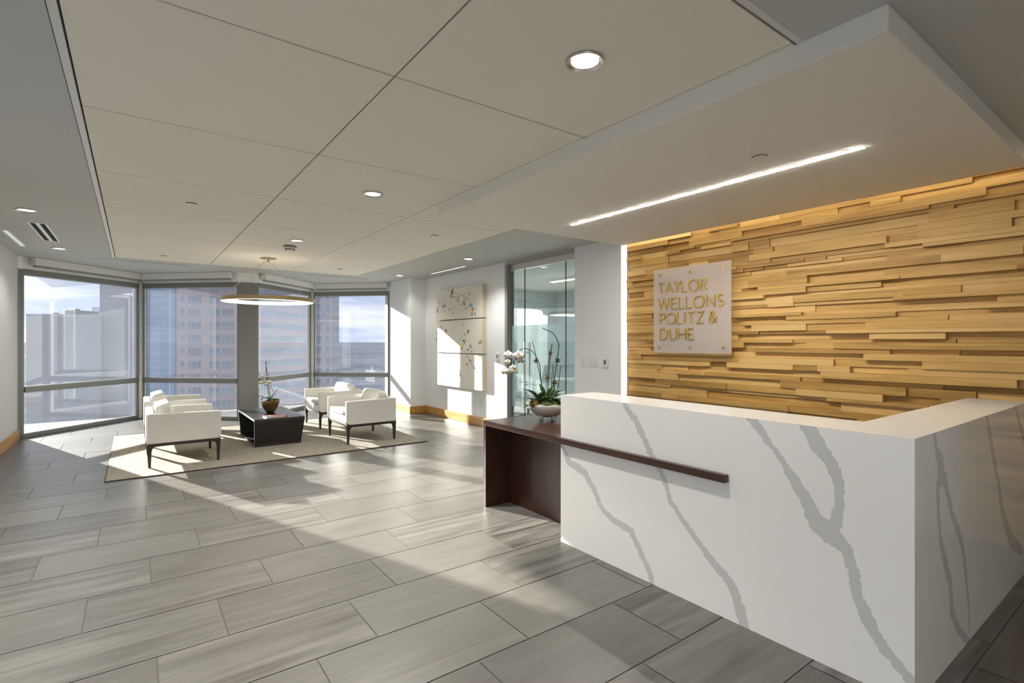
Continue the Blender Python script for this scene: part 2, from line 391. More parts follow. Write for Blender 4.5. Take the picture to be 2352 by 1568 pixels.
# windows along the zigzag
def seg_box(bm, a, b, s0, s1, n0, n1, z0, z1, mi=0):
    d = (b-a).normalized(); n = Vector((d.y, -d.x))
    vs = []
    for z in (z0, z1):
        for nn in (n0, n1):
            for s in (s0, s1):
                p = a + d*s + n*nn; vs.append((p.x, p.y, z))
    boxv(bm, vs, mi)
def window(idx, a, b, jl, jr):
    Ln = (b-a).length
    w = newbm(); seg_box(w, a, b, -.03, Ln+.03, -.14, -.02, 2.55, CZ+.02)
    hd = newbm()
    seg_box(hd, a, b, 0, Ln, -.10, .0, 2.475, 2.556)
    seg_box(hd, a, b, 0, Ln, -.10, .0, 0, .055)
    seg_box(hd, a, b, 0, jl, -.10, .0, 0, 2.48); seg_box(hd, a, b, Ln-jr, Ln, -.10, .0, 0, 2.48)
    root = struct('window_%d' % idx, hd, 'alu', bevel=.004, seg=1)
    tr = newbm(); seg_box(tr, a, b, jl, Ln-jr, -.09, .022, .69, .768); o = obj('transom', tr, 'alu', root, bevel=.004, seg=1)
    bd = newbm()
    for z0, z1 in ((.055, .066), (.678, .690), (.768, .780), (2.463, 2.475)): seg_box(bd, a, b, jl, Ln-jr, -.06, -.028, z0, z1)
    for s in (jl, Ln-jr-.012): seg_box(bd, a, b, s, s+.012, -.06, -.028, .055, 2.475)
    obj('glazing_bead', bd, 'alu_light', root)
    for z0, z1 in ((.06, .685), (.775, 2.47)):
        g = newbm(); seg_box(g, a, b, jl+.004, Ln-jr-.004, -.05, -.042, z0, z1); obj('glass_pane', g, 'winglass', root)
    struct('wall_far', w, 'wall')
    return root
window(1, P0, P1, .045, .05); window(2, P1, P2, .05, .05); window(3, P2b, P3, .05, .05); window(4, P3, P4, .05, .05)
window(5, Vector((-1.40, -3.4)), Vector((-1.40, 4.4)), .05, .05)  # added out-of-view window in the left wall, gives soft side light
# pier between windows 2 and 3, left corner post, inner corner posts
def poly_struct(name, pts, z0, z1, m):
    bm = newbm(); prism(bm, pts, z0, z1); return struct(name, bm, m)
poly_struct('trim_4', [(P2.x, P2.y), (P2b.x, P2b.y), (P2b.x-.07, P2b.y+.1), (P2.x+.07, P2.y+.1)], 0, 2.556, 'alu')
poly_struct('wall_pier', [(P2.x-.01, P2.y+.02), (P2b.x+.01, P2b.y+.02), (P2b.x-.07, P2b.y+.14), (P2.x+.07, P2.y+.14)], 2.55, CZ+.02, 'wall')
poly_struct('trim_5', [(-1.40, 10.55), (P0.x, P0.y), (P0.x-.07, P0.y+.07), (-1.46, 10.6)], 0, 2.556, 'alu')
poly_struct('wall_corner', [(-1.40, 10.56), (P0.x+.01, P0.y+.01), (P0.x-.07, P0.y+.12), (-1.5, 10.6)], 2.55, CZ+.02, 'wall')
for nm, P in (('trim_6', P1), ('trim_7', P3)):
    bm = newbm(); prism(bm, [(P.x-.028, P.y-.034), (P.x+.028, P.y-.034), (P.x+.028, P.y+.05), (P.x-.028, P.y+.05)], 0, 2.6)
    struct(nm, bm, 'alu_light', bevel=.006)
    bm = newbm(); lathe(bm, [(0, 0), (.022, 0), (.022, .012), (0, .012)], 16, (P.x, P.y-.05, .715)); 

# ------------------------------------------------------------------ roller blinds (cassettes at the ceiling)
def blind(a, b, s0, s1, label, chain=None):
    d = (b-a).normalized(); n = Vector((d.y, -d.x))
    root = thing('roller_blind', label, 'blind', (a.x, a.y, 0), 0, 'roller blind cassettes above the windows')
    A = Vector((0, 0)); B = b-a
    bm = newbm(); seg_box(bm, A, B, s0, s1, .03, .13, 2.625, CZ-.003); obj('cassette', bm, 'blind', root, bevel=.004)
    bm = newbm(); seg_box(bm, A, B, s0+.02, s1-.02, .05, .085, 2.592, 2.624); obj('bottom_bar', bm, mat('blind_hem', (.30, .29, .25), .6), root, bevel=.008)
    if chain is not None:
        bm = newbm()
        for ds in (0, .022):
            p = d*(chain+ds) + n*.055
            z = 2.6
            tube(bm, [(p.x, p.y, 2.61), (p.x, p.y, .80)], .0035, 6)
            while z > .80:
                bmesh.ops.create_icosphere(bm, subdivisions=1, radius=.0065, matrix=Matrix.Translation((p.x, p.y, z))); z -= .022
        obj('bead_chain', bm, 'chain', root)
blind(P0, P1, .10, 2.05, 'long white blind cassette above the leftmost window', 2.015)
blind(P1, P2, .135, 1.93, 'white blind cassette above the window behind the left chairs')
blind(P2b, P3, .06, 1.87, 'white blind cassette above the window behind the coffee table, right of the grey pier')
blind(P3, P4, .135, 1.80, 'white blind cassette above the rightmost window')

# ------------------------------------------------------------------ glass doors
door = bpy.data.objects.new('door_1', None); COL.objects.link(door); door['kind'] = 'structure'; door.location = (4.92, 6.0, 0)
def dpart(name, bm, m, lab=None, **k):
    bmesh.ops.translate(bm, verts=bm.verts[:], vec=(-4.92, -6.0, 0)); o = obj(name, bm, m, door, **k)
    if lab: o['label'] = lab
    return o
bm = newbm(); box(bm, 4.905, 4.955, 5.16, 6.735, 2.595, 2.695); dpart('header_rail', bm, 'steel_light', bevel=.003)
bm = newbm(); box(bm, 4.85, 4.97, 5.16, 6.80, 2.697, 2.745); dpart('head_jamb', bm, mat('head_jamb_grey', (.42, .42, .40), .5))
bm = newbm(); box(bm, 4.842, 4.978, 6.735, 6.80, 0, 2.697); dpart('side_jamb', bm, mat('side_jamb_grey', (.30, .30, .28), .5), bevel=.003)
def gpan(y0, y1):
    bm = newbm(); box(bm, 4.924, 4.936, y0, y1, .012, 2.594); dpart('glass_panel', bm, 'doorglass')
    bm = newbm(); box(bm, 4.937, 4.940, y0+.002, y1-.002, .42, 1.715); dpart('frosted_band', bm, 'frost')
gpan(5.162, 5.432); gpan(5.438, 6.378); gpan(6.386, 6.733)
bm = newbm(); box(bm, 4.922, 4.938, 6.3785, 6.3855, .012, 2.594); box(bm, 4.922, 4.938, 5.4325, 5.4375, .012, 2.594); dpart('glass_edge', bm, mat('dark_glass_edge', (.02, .04, .035), .2))
bm = newbm()
for x in (4.875, 4.985): tube(bm, [(x, 6.33, .46), (x, 6.33, 1.45)], .0135, 14)
for z in (.62, 1.29): tube(bm, [(4.875, 6.33, z), (4.985, 6.33, z)], .009, 10)
dpart('pull_handle', bm, 'steel', smooth=True)
bm = newbm(); box(bm, 4.908, 4.952, 6.24, 6.36, .012, .11); dpart('lock_fitting', bm, 'steel', bevel=.004)

# inside the office
def make_office_chair(loc, rz, label):
    t = thing('office_chair', label, 'chair', loc, rz, 'dark chairs inside the glazed office')
    bm = newbm(); box(bm, -.25, .25, -.24, .24, .43, .50); obj('seat', bm, 'charcoal', t, bevel=.03, seg=3)
    bm = newbm(); boxv(bm, [(-.30, -.22, .52), (-.24, -.22, .52), (-.30, .22, .52), (-.24, .22, .52), (-.38, -.2, 1.0), (-.33, -.2, 1.0), (-.38, .2, 1.0), (-.33, .2, 1.0)]); obj('backrest', bm, 'charcoal', t, bevel=.02, seg=3)
    bm = newbm(); tube(bm, [(0, 0, .08), (0, 0, .44)], .028, 12); obj('gas_column', bm, 'steel', t, smooth=True)
    bm = newbm()
    for k in range(5):
        a = 2*PI*k/5; tube(bm, [(0, 0, .10), (.27*math.cos(a), .27*math.sin(a), .06)], [.025, .014], 8)
        bmesh.ops.create_icosphere(bm, subdivisions=2, radius=.03, matrix=Matrix.Translation((.27*math.cos(a), .27*math.sin(a), .037)))
    obj('star_base', bm, 'steel', t)
    for s in (-1, 1): bm = newbm(); tube(bm, [(-.12, s*.26, .47), (-.12, s*.29, .66), (.14, s*.29, .68)], .014, 8); obj('armrest', bm, 'charcoal', t, smooth=True)
    return t
make_office_chair((5.95, 7.6, .006), 2.6, 'dark office chair seen through the glass left of the door handle')
tb = thing('meeting_table', 'pale meeting table inside the glazed office, a blur behind the frosted band', 'table', (6.9, 6.5, .006))
bm = newbm(); box(bm, -.5, .5, -1.1, 1.1, .70, .735); obj('tabletop', bm, 'white_plastic', tb, bevel=.005)
for sy in (-.8, .8):
    bm = newbm(); box(bm, -.3, .3, sy-.03, sy+.03, 0, .70); obj('leg', bm, 'steel', tb)

def office_light(loc, label):
    t = thing('linear_light', label, 'light', loc, 0, 'slim office ceiling lights')
    bm = newbm(); box(bm, -.06, .06, -.75, .75, -.05, -.0005); obj('housing', bm, 'white_plastic', t)
    bm = newbm(); box(bm, -.05, .05, -.74, .74, -.054, -.0505); obj('diffuser', bm, 'officeled', t)
office_light((7.0, 7.4, CZ), 'slim ceiling light seen through the glass doors')
office_light((5.9, 8.9, CZ), 'added unseen ceiling light brightening the glazed office from far back')  # extra light added out of view for general office brightness

# ------------------------------------------------------------------ wood feature wall
bm = newbm(); lay = bm.faces.layers.float.new('rnd')
W0, W1, XB_ = .30, 4.318, 5.008
z = .02; rows = []
while z < 2.735:
    h = random.choice((.030, .030, .040, .052, .060, .060, .070, .078)); h = min(h, 2.74-z)
    y = W0 - random.random()*.5; prev = None
    while y < W1:
        ln = random.choice((.22, .4, .6, .8, 1.1, 1.4))*(.8+.4*random.random())
        y0 = max(y, W0); y1 = min(y+ln, W1)
        if W1-y1 < .08: y1 = W1
        d = random.choice([q for q in (.006, .020, .034, .048, .060) if q != prev]); prev = d
        if h < .035: d += .012
        if y1-y0 > .01:
            for f in box(bm, XB_-.012-d, XB_, y0+.0006, y1-.0006, z+.0004, z+h-.0004): pass
            r = random.random()
            for f in bm.faces[-6:] if False else []: pass
        y = y1 if y1 == W1 else y+ln
    z += h
# colour index per board (six faces each)
bm.faces.ensure_lookup_table(); r = 0
for i, f in enumerate(bm.faces):
    if i % 6 == 0: r = random.random()
    f[lay] = r
o = struct('wood_wall_cladding', bm, 'oak', bevel=.0012, seg=1); del o['kind']
tag(o, 'oak feature wall of stacked projecting boards behind the reception desk', 'wall cladding')
# warm light lens on the left return and cove light above
bm = newbm(); box(bm, 4.842, 4.938, 4.321, 4.3285, .02, 2.735); struct('led_side_strip', bm, 'sideled')
o = bpy.data.objects['led_side_strip']; o.name = 'vertical_light_strip'; del o['kind']
tag(o, 'tall narrow white light strip down the left edge of the oak wall', 'light')
cv = thing('cove_light', 'hidden warm strip light washing the top of the oak wall', 'light', (4.87, 2.3, 2.70))
bm = newbm(); box(bm, -.018, .012, -2.0, 2.0, .012, .030); obj('channel', bm, 'steel', cv)
bm = newbm(); box(bm, -.016, .010, -1.99, 1.99, .004, .0115); obj('diffuser', bm, 'cove', cv)

# ------------------------------------------------------------------ reception desk
VEINS_F = [
 [(2.231,1.096,.026),(2.202,1.03,.026),(2.132,.975,.029),(2.077,.88,.031),(2.024,.796,.028),(1.966,.723,.021),(1.913,.651,.023),(1.879,.539,.021),(1.751,.404,.024),(1.623,.291,.028),(1.494,.191,.035),(1.444,.084,.037),(1.418,-.02,.039)],
 [(2.86,.76,.019),(2.741,.592,.037),(2.585,.555,.036),(2.489,.453,.028),(2.424,.346,.024),(2.327,.3,.027),(2.166,.271,.032),(2.091,.157,.028),(2.034,.086,.026),(1.995,-.02,.031)],
 [(1.395,1.09,.034),(1.304,.969,.025),(1.236,.893,.017),(1.181,.811,.034),(1.12,.723,.04),(1.086,.641,.052),(1.027,.605,.069),(.964,.555,.038),(.933,.48,.029),(.91,.36,.029),(.866,.262,.037),(.809,.18,.03),(.726,.101,.027),(.64,.0,.02)],
 [(1.126,1.09,.048),(1.069,.978,.044),(1.011,.907,.037),(.986,.825,.031),(.983,.74,.025),(.997,.666,.034),(1.015,.607,.046)]]
VEINS_E = [
 [(2.757,1.09,.010),(2.786,.996,.012),(2.851,.934,.024),(2.851,.885,.034),(2.809,.838,.013),(2.812,.736,.012),(2.839,.61,.013),(2.894,.502,.016),(2.983,.373,.018),(3.009,.23,.018),(3.102,.12,.014),(3.304,-.028,.013)],
 [(2.85,.95,.016),(2.894,.859,.018),(3.009,.68,.014),(3.165,.509,.016),(3.23,.353,.012),(3.274,.197,.010),(3.297,.046,.006)],
 [(3.604,1.092,.013),(3.747,.854,.018),(3.869,.664,.016),(3.958,.494,.022),(4.157,.294,.027),(4.456,.155,.019)],
 [(4.25,1.09,.012),(4.45,.9,.014),(4.6,.72,.012)]]
VEINS_E = [[(a, b, w*2.1) for a, b, w in ln] for ln in VEINS_E]
def vdist(u, v, veins):
    best = .5
    for line in veins:
        for (a0, a1, aw), (b0, b1, bw) in zip(line, line[1:]):
            dx, dy = b0-a0, b1-a1; t_ = max(0, min(1, ((u-a0)*dx+(v-a1)*dy)/(dx*dx+dy*dy)))
            d = math.hypot(u-a0-dx*t_, v-a1-dy*t_) - .74*(aw+(bw-aw)*t_)
            if d < best: best = d
    return best
def slab(name, parent, x0, x1, y0, y1, z0, z1, face=None, veins=None):
    """stone slab; one face is a fine grid carrying the vein distance"""
    bm = newbm(); box(bm, x0, x1, y0, y1, z0, z1)
    bm.faces.ensure_lookup_table()
    if face is not None:
        for f in bm.faces[:]:
            n = f.normal if f.normal.length else None
            f.normal_update(); c = f.calc_center_median()
            if (face == 'x' and abs(c.x-x0) < 1e-6) or (face == 'y' and abs(c.y-y0) < 1e-6):
                bm.faces.remove(f)
        nu = int(((y1-y0) if face == 'x' else (x1-x0))/.012); nv = int((z1-z0)/.012)
        g = [[None]*(nv+1) for _ in range(nu+1)]
        for i in range(nu+1):
            for j in range(nv+1):
                u = i/nu; w = z0+(z1-z0)*j/nv
                p = (x0, y0+(y1-y0)*u, w) if face == 'x' else (x0+(x1-x0)*u, y0, w)
                g[i][j] = bm.verts.new(p)
        for i in range(nu):
            for j in range(nv): bm.faces.new((g[i][j], g[i+1][j], g[i+1][j+1], g[i][j+1]))
    lay = bm.verts.layers.float.new('vein')
    for v in bm.verts:
        if face == 'x' and abs(v.co.x-x0) < 1e-6: v[lay] = vdist(v.co.y, v.co.z, veins)
        elif face == 'y' and abs(v.co.y-y0) < 1e-6: v[lay] = vdist(v.co.x, v.co.z, veins)
        else: v[lay] = .5
    bmesh.ops.translate(bm, verts=bm.verts[:], vec=(-2.517, -1.8, 0))
    return obj(name, bm, 'marble', parent)
desk = thing('reception_desk', 'large white quartz reception desk with grey veins, in front of the oak wall', 'desk', (2.517, 1.8, 0))
slab('front_panel', desk, 2.517, 2.62, .71, 2.83, 0, 1.07, 'x', VEINS_F)
slab('end_panel', desk, 2.6203, 4.645, .71, .82, 0, 1.07, 'y', VEINS_E)
bm = newbm(); prism(bm, [(2.6202, .8202), (4.645, .8202), (4.645, 1.01), (2.862, 1.01), (2.862, 2.83), (2.6202, 2.83)], 1.05, 1.07)
lay = bm.verts.layers.float.new('vein')
for v in bm.verts: v[lay] = .5
bmesh.ops.translate(bm, verts=bm.verts[:], vec=(-2.517, -1.8, 0)); 
obj('transaction_top', bm, 'marble', desk)
bm = newbm(); box(bm, 2.84, 2.862, 1.0, 2.83, 0, 1.05); box(bm, 2.862, 4.645, .99, 1.01, 0, 1.05); box(bm, 4.63, 4.645, .82, .99, 0, 1.05); box(bm, 2.62, 2.84, 2.81, 2.83, .765, 1.05)
bmesh.ops.translate(bm, verts=bm.verts[:], vec=(-2.517, -1.8, 0)); lay = bm.verts.layers.float.new('vein')
for v in bm.verts: v[lay] = .5
obj('inner_lining', bm, 'marble', desk)
bm = newbm(); box(bm, 2.862, 3.55, 1.01, 2.83, .72, .76); bmesh.ops.translate(bm, verts=bm.verts[:], vec=(-2.517, -1.8, 0)); obj('work_surface', bm, 'walnut', desk)
# dark bar proud of the front
bm = newbm(); box(bm, 2.480, 2.5165, 1.51, 2.84, .721, .762); bmesh.ops.translate(bm, verts=bm.verts[:], vec=(-2.517, -1.8, 0)); o = obj('wood_rail', bm, 'walnut', desk, bevel=.002); o['label'] = 'dark walnut rail across the front'
# side credenza
cr = thing('side_credenza', 'dark walnut side table joined to the left end of the reception desk', 'table', (2.5, 3.35, 0))
def cpart(name, b_, m, **k):
    bm = newbm(); box(bm, *b_); bmesh.ops.translate(bm, verts=bm.verts[:], vec=(-2.5, -3.35, 0)); return obj(name, bm, m, cr, **k)
cpart('top', (2.50, 3.40, 2.846, 3.84, .718, .762), 'walnut', bevel=.002)
cpart('side_panel', (2.50, 3.40, 3.80, 3.84, 0, .7175), 'walnutv', bevel=.002)
cpart('back_panel', (2.76, 2.80, 2.846, 3.7995, 0, .7175), 'walnutv')
# counter against the oak wall
bc = thing('back_counter', 'dark counter along the foot of the oak wall behind the desk', 'counter', (4.693, 3.3, 0))
bm = newbm(); box(bm, -.30, .232, -.97, 1.0, .755, .803); obj('countertop', bm, 'tabletop', bc, bevel=.002)
bm = newbm(); box(bm, -.28, .225, -.95, .98, 0, .7545); obj('body', bm, 'walnutv', bc)

# ------------------------------------------------------------------ sign
SG = dict(y0=3.844, y1=2.881, z0=1.332, z1=2.281, x=4.85)
sg = thing('company_sign', 'frosted acrylic sign with raised gold lettering on the oak wall', 'sign', (SG['x'], 3.36, 1.8))
def loc_(bm): bmesh.ops.translate(bm, verts=bm.verts[:], vec=(-SG['x'], -3.36, -1.8))
bm = newbm(); box(bm, 4.852, 4.860, 2.881, 3.844, 1.332, 2.281); loc_(bm); obj('acrylic_plate', bm, 'acrylic', sg, bevel=.001, seg=1)
for y, z in ((3.752, 2.216), (3.355, 2.213), (2.958, 2.214), (3.762, 1.395), (3.357, 1.399), (2.964, 1.398)):
    bm = newbm()
    a = Vector((4.842, y, z)); tube(bm, [a, a+Vector((.0095, 0, 0))], .013, 16); tube(bm, [a+Vector((.0185, 0, 0)), a+Vector((.085, 0, 0))], .008, 12)
    loc_(bm); obj('standoff', bm, 'brass', sg)
def arc(cx, cy, rx, ry, a0, a1, n=20): return [(cx+rx*math.cos(math.radians(a0+(a1-a0)*i/n)), cy+ry*math.sin(math.radians(a0+(a1-a0)*i/n))) for i in range(n+1)]
GL = {  # strokes in cap-height units, (width, strokes)
 'T': (.74, [[(0, 1), (.74, 1)], [(.37, 1), (.37, 0)]]),
 'A': (.82, [[(0, 0), (.41, 1), (.82, 0)], [(.13, .30), (.69, .30)]]),
 'Y': (.74, [[(0, 1), (.37, .48), (.74, 1)], [(.37, .48), (.37, 0)]]),
 'L': (.52, [[(0, 1), (0, 0), (.52, 0)]]),
 'O': (1.02, [arc(.51, .5, .51, .51, 0, 360, 36)]),
 'R': (.60, [[(0, 0), (0, 1), (.30, 1)] + arc(.32, .755, .25, .245, 85, -90, 14) + [(.0, .51)], [(.28, .51), (.60, 0)]]),
 'W': (1.20, [[(0, 1), (.30, 0), (.60, 1), (.90, 0), (1.20, 1)]]),
 'E': (.55, [[(.55, 1), (0, 1), (0, 0), (.55, 0)], [(0, .52), (.50, .52)]]),
 'N': (.78, [[(0, 0), (0, 1), (.78, 0), (.78, 1)]]),
 'S': (.58, [arc(.30, .755, .235, .245, 35, 250, 14) + [(.36, .50)] + arc(.30, .255, .26, .255, 70, -145, 16)]),
 'P': (.58, [[(0, 0), (0, 1), (.30, 1)] + arc(.31, .735, .27, .265, 85, -90, 14) + [(0, .47)]]),
 'I': (.0, [[(0, 0), (0, 1)]]),
 'Z': (.70, [[(.02, 1), (.70, 1), (0, 0), (.70, 0)]]),
 '&': (.80, [[(.80, .0), (.16, .72)] + arc(.33, .80, .20, .20, 205, -40, 16) + [(.12, .42)] + arc(.28, .25, .26, .26, 130, 300, 14) + [(.62, .20), (.78, .48)]]),
 'D': (.80, [[(0, 0), (0, 1), (.30, 1)] + arc(.30, .5, .50, .5, 90, -90, 22) + [(0, 0)]]),
 'U': (.72, [[(0, 1), (0, .36)] + arc(.36, .36, .36, .36, 180, 360, 18) + [(.72, 1)]]),
 'H': (.72, [[(0, 0), (0, 1)], [(.72, 0), (.72, 1)], [(0, .52), (.72, .52)]]),
}
def stroke(bm, pts, w, x0, x1):
    """flat mitred ribbon extruded between x0 and x1; pts are (y,z) places"""
    P = [Vector(p) for p in pts]; closed = (P[0]-P[-1]).length < 1e-5
    if closed: P = P[:-1]
    n = len(P); Lr = []; Rr = []
    for i in range(n):
        a = P[i-1] if (i > 0 or closed) else None; b = P[(i+1) % n] if (i < n-1 or closed) else None
        d1 = (P[i]-a).normalized() if a is not None else None; d2 = (b-P[i]).normalized() if b is not None else None
        if d1 is None: d1 = d2
        if d2 is None: d2 = d1
        n1 = Vector((-d1.y, d1.x)); n2 = Vector((-d2.y, d2.x)); m_ = (n1+n2)
        m_ = m_.normalized() if m_.length > 1e-4 else n1
        k = min(2.2, 1/max(.2, m_.dot(n1))); Lr.append(P[i]+m_*w/2*k); Rr.append(P[i]-m_*w/2*k)
    vs = [[bm.verts.new((x, q.x, q.y)) for q in s] for x in (x0, x1) for s in (Lr, Rr)]
    fl, fr, bl, br = vs
    rng = range(n) if closed else range(n-1)
    for i in rng:
        j = (i+1) % n
        for A, B in ((fl, fr), (fr, br), (br, bl), (bl, fl)): bm.faces.new((A[i], A[j], B[j], B[i]))
    if not closed:
        for i in (0, n-1): bm.faces.new((fl[i], fr[i], br[i], bl[i]))
def word_line(txt, yl, yr, zb, zt):
    gap = .27; h = zt-zb; tot = 0; xs_ = []
    for i, c in enumerate(txt):
        if c == ' ': tot += .36; xs_.append(None); continue
        xs_.append(tot); tot += GL[c][0] + gap + (.09 if c == 'I' or (i+1 < len(txt) and txt[i+1] == 'I') else 0) - (.10 if txt[i:i+2] in ('TA', 'AY', 'YL') else 0)
    tot -= gap; sx = (yl-yr)/tot
    for c, x in zip(txt, xs_):
        if x is None: continue
        bm = newbm()
        for s in GL[c][1]: stroke(bm, [(yl-(x+px_)*sx, zb+pz*h) for px_, pz in s], .0125, 4.838, 4.8515)
        loc_(bm); o = obj('letter', bm, 'gold', sg)
word_line('TAYLOR', 3.768, 3.160, 2.003, 2.122)
word_line('WELLONS', 3.768, 2.962, 1.826, 1.945)
word_line('POLITZ &', 3.746, 3.040, 1.660, 1.776)
word_line('DUHE', 3.746, 3.316, 1.487, 1.604)

# ------------------------------------------------------------------ wall plates
def plate(y, z, w, h, name, label, cat, kind, x=4.84):
    t = thing(name, label, cat, (x, y, z))
    bm = newbm(); box(bm, -.010, -.0005, -w/2, w/2, -h/2, h/2); obj('cover_plate', bm, 'white_plastic', t, bevel=.003)
    if kind == 'thermo':
        bm = newbm(); box(bm, -.026, -.0105, -w*.42, w*.42, -h*.43, h*.43); obj('housing', bm, 'white_plastic', t, bevel=.004)
        bm = newbm(); box(bm, -.028, -.0265, -w*.20, w*.20, -h*.16, h*.26); obj('display', bm, 'lcd', t)
    else:
        for k in range(kind):
            yy = (k-(kind-1)/2)*.045
            bm = newbm(); box(bm, -.014, -.0105, yy-.015, yy+.015, -.032, .032); obj('rocker', bm, 'white_plastic', t, bevel=.002)
plate(4.982, 1.183, .075, .118, 'light_switch', 'single white switch plate, the one nearest the glass doors', 'light switch', 1)
plate(4.805, 1.187, .165, .118, 'light_switch', 'wide white three-gang switch plate between the single switch and the thermostat', 'light switch', 3)
plate(4.575, 1.189, .085, .13, 'thermostat', 'white thermostat with grey display beside the oak wall', 'thermostat', 'thermo')
plate(6.977, 1.209, .085, .13, 'thermostat', 'small white thermostat between the paintings and the glass doors', 'thermostat', 'thermo')
plate(7.52, .428, .075, .118, 'wall_outlet', 'white wall outlet below the paintings', 'outlet', 2)

# ------------------------------------------------------------------ paintings
CREAM = (.80, .77, .66)
C_ = {'p': (.13, .09, .28), 'g': (.30, .38, .06), 'dg': (.07, .14, .06), 'n': (.13, .13, .19), 'k': (.10, .09, .08), 'r': (.60, .10, .06), 'o': (.80, .28, .12),
      'y': (.70, .55, .08), 'b': (.30, .42, .72), 't': (.18, .40, .50), 'm': (.32, .08, .16), 'pk': (.72, .42, .48), 'l': (.58, .50, .72), 'bl': (.14, .16, .45), 'gg': (.36, .40, .34), 'lg': (.62, .68, .36), 'ly': (.80, .72, .42), 'lp': (.78, .66, .74)}
A1 = [(325,200,14,26,'p'),(322,232,16,18,'k'),(300,262,10,20,'g'),(316,278,16,20,'g'),(308,322,6,10,'dg'),(335,280,7,14,'g'),(355,240,10,8,'l'),(465,345,12,14,'m'),(466,375,14,16,'r'),(440,402,5,16,'pk'),(428,440,4,14,'pk'),
      (540,390,20,26,'b'),(490,433,13,15,'y'),(562,440,12,30,'r'),(560,480,14,12,'o'),(555,510,16,24,'g'),(590,505,10,30,'t'),(205,405,12,22,'n'),(230,395,9,24,'n'),(197,450,4,16,'m'),(225,462,4,12,'m'),(288,440,5,22,'m'),(312,445,7,22,'pk'),(330,490,6,16,'m'),
      (128,470,10,16,'dg'),(135,430,8,16,'dg'),(118,445,5,12,'r'),(150,350,8,12,'k'),(162,388,4,12,'p'),(175,535,3,10,'r'),(640,530,4,10,'r'),(520,320,8,8,'y'),(530,240,9,12,'gg'),(600,445,4,12,'n'),(520,535,5,8,'l')]
S1 = [[(265,185),(290,205),(310,222)],[(360,245),(410,250),(460,268),(470,300)],[(365,280),(395,305),(410,285),(385,270)],[(360,318),(395,350),(410,330),(380,315)],[(415,378),(440,380),(465,330),(500,300)],[(480,300),(505,275),(530,250),(535,215)],[(490,240),(500,225)],[(135,330),(160,365)],[(215,350),(235,325)],[(340,250),(360,290),(410,310)],[(505,310),(530,335)],[(430,250),(440,262),(468,270)]]
A2 = [(165,608,10,16,'t'),(180,655,6,12,'n'),(192,670,6,14,'n'),(158,672,5,22,'b'),(135,740,22,20,'t'),(122,805,8,20,'bl'),(130,860,9,26,'lg'),(163,900,12,24,'o'),(283,598,12,10,'pk'),(243,710,13,28,'m'),(250,757,15,16,'y'),(246,790,4,18,'lp'),(250,868,7,18,'p'),(270,895,6,16,'n'),(278,915,6,12,'n'),
      (512,718,13,22,'dg'),(472,755,16,24,'pk'),(484,795,9,14,'l'),(463,832,18,20,'n'),(452,880,17,18,'y'),(470,860,10,14,'g'),(540,900,15,30,'t'),(512,942,12,16,'m'),(553,962,10,18,'g'),(640,855,18,22,'g'),(655,835,6,14,'dg'),(440,920,10,14,'g')]
S2 = [[(440,785),(420,810),(400,840),(380,880),(370,905)],[(445,900),(430,935),(470,950),(490,970)],[(510,740),(495,760)],[(450,610),(450,650)],[(420,745),(421,750)],[(480,830),(500,845)],[(528,815),(530,820)]]
A3 = [(283,1096,14,16,'bl'),(312,1068,14,28,'pk'),(342,1045,16,12,'lg'),(500,1022,12,10,'pk'),(530,1072,18,20,'pk'),(540,1080,6,14,'r'),(500,1115,13,22,'o'),(570,1150,6,30,'l'),(588,1160,5,20,'bl'),(602,1080,14,40,'ly'),(375,1175,24,20,'gg'),(400,1195,20,20,'gg'),(415,1220,12,26,'gg'),(418,1250,8,12,'dg'),
      (330,1248,14,24,'lp'),(365,1270,18,26,'lp'),(432,1265,14,26,'l'),(205,1255,9,20,'t'),(203,1280,8,14,'dg'),(242,1305,18,26,'m'),(265,1360,10,20,'t'),(258,1340,8,10,'gg'),(135,995,3,12,'n'),(415,1370,4,16,'pk'),(385,1060,6,20,'gg')]
S3 = [[(375,1030),(385,1060),(395,1110),(380,1150)],[(410,1035),(400,1090),(398,1120)],[(490,1010),(520,1040),(545,1080)],[(540,1100),(560,1130),(590,1180)],[(410,1350),(415,1400)],[(375,1180),(360,1190)]]
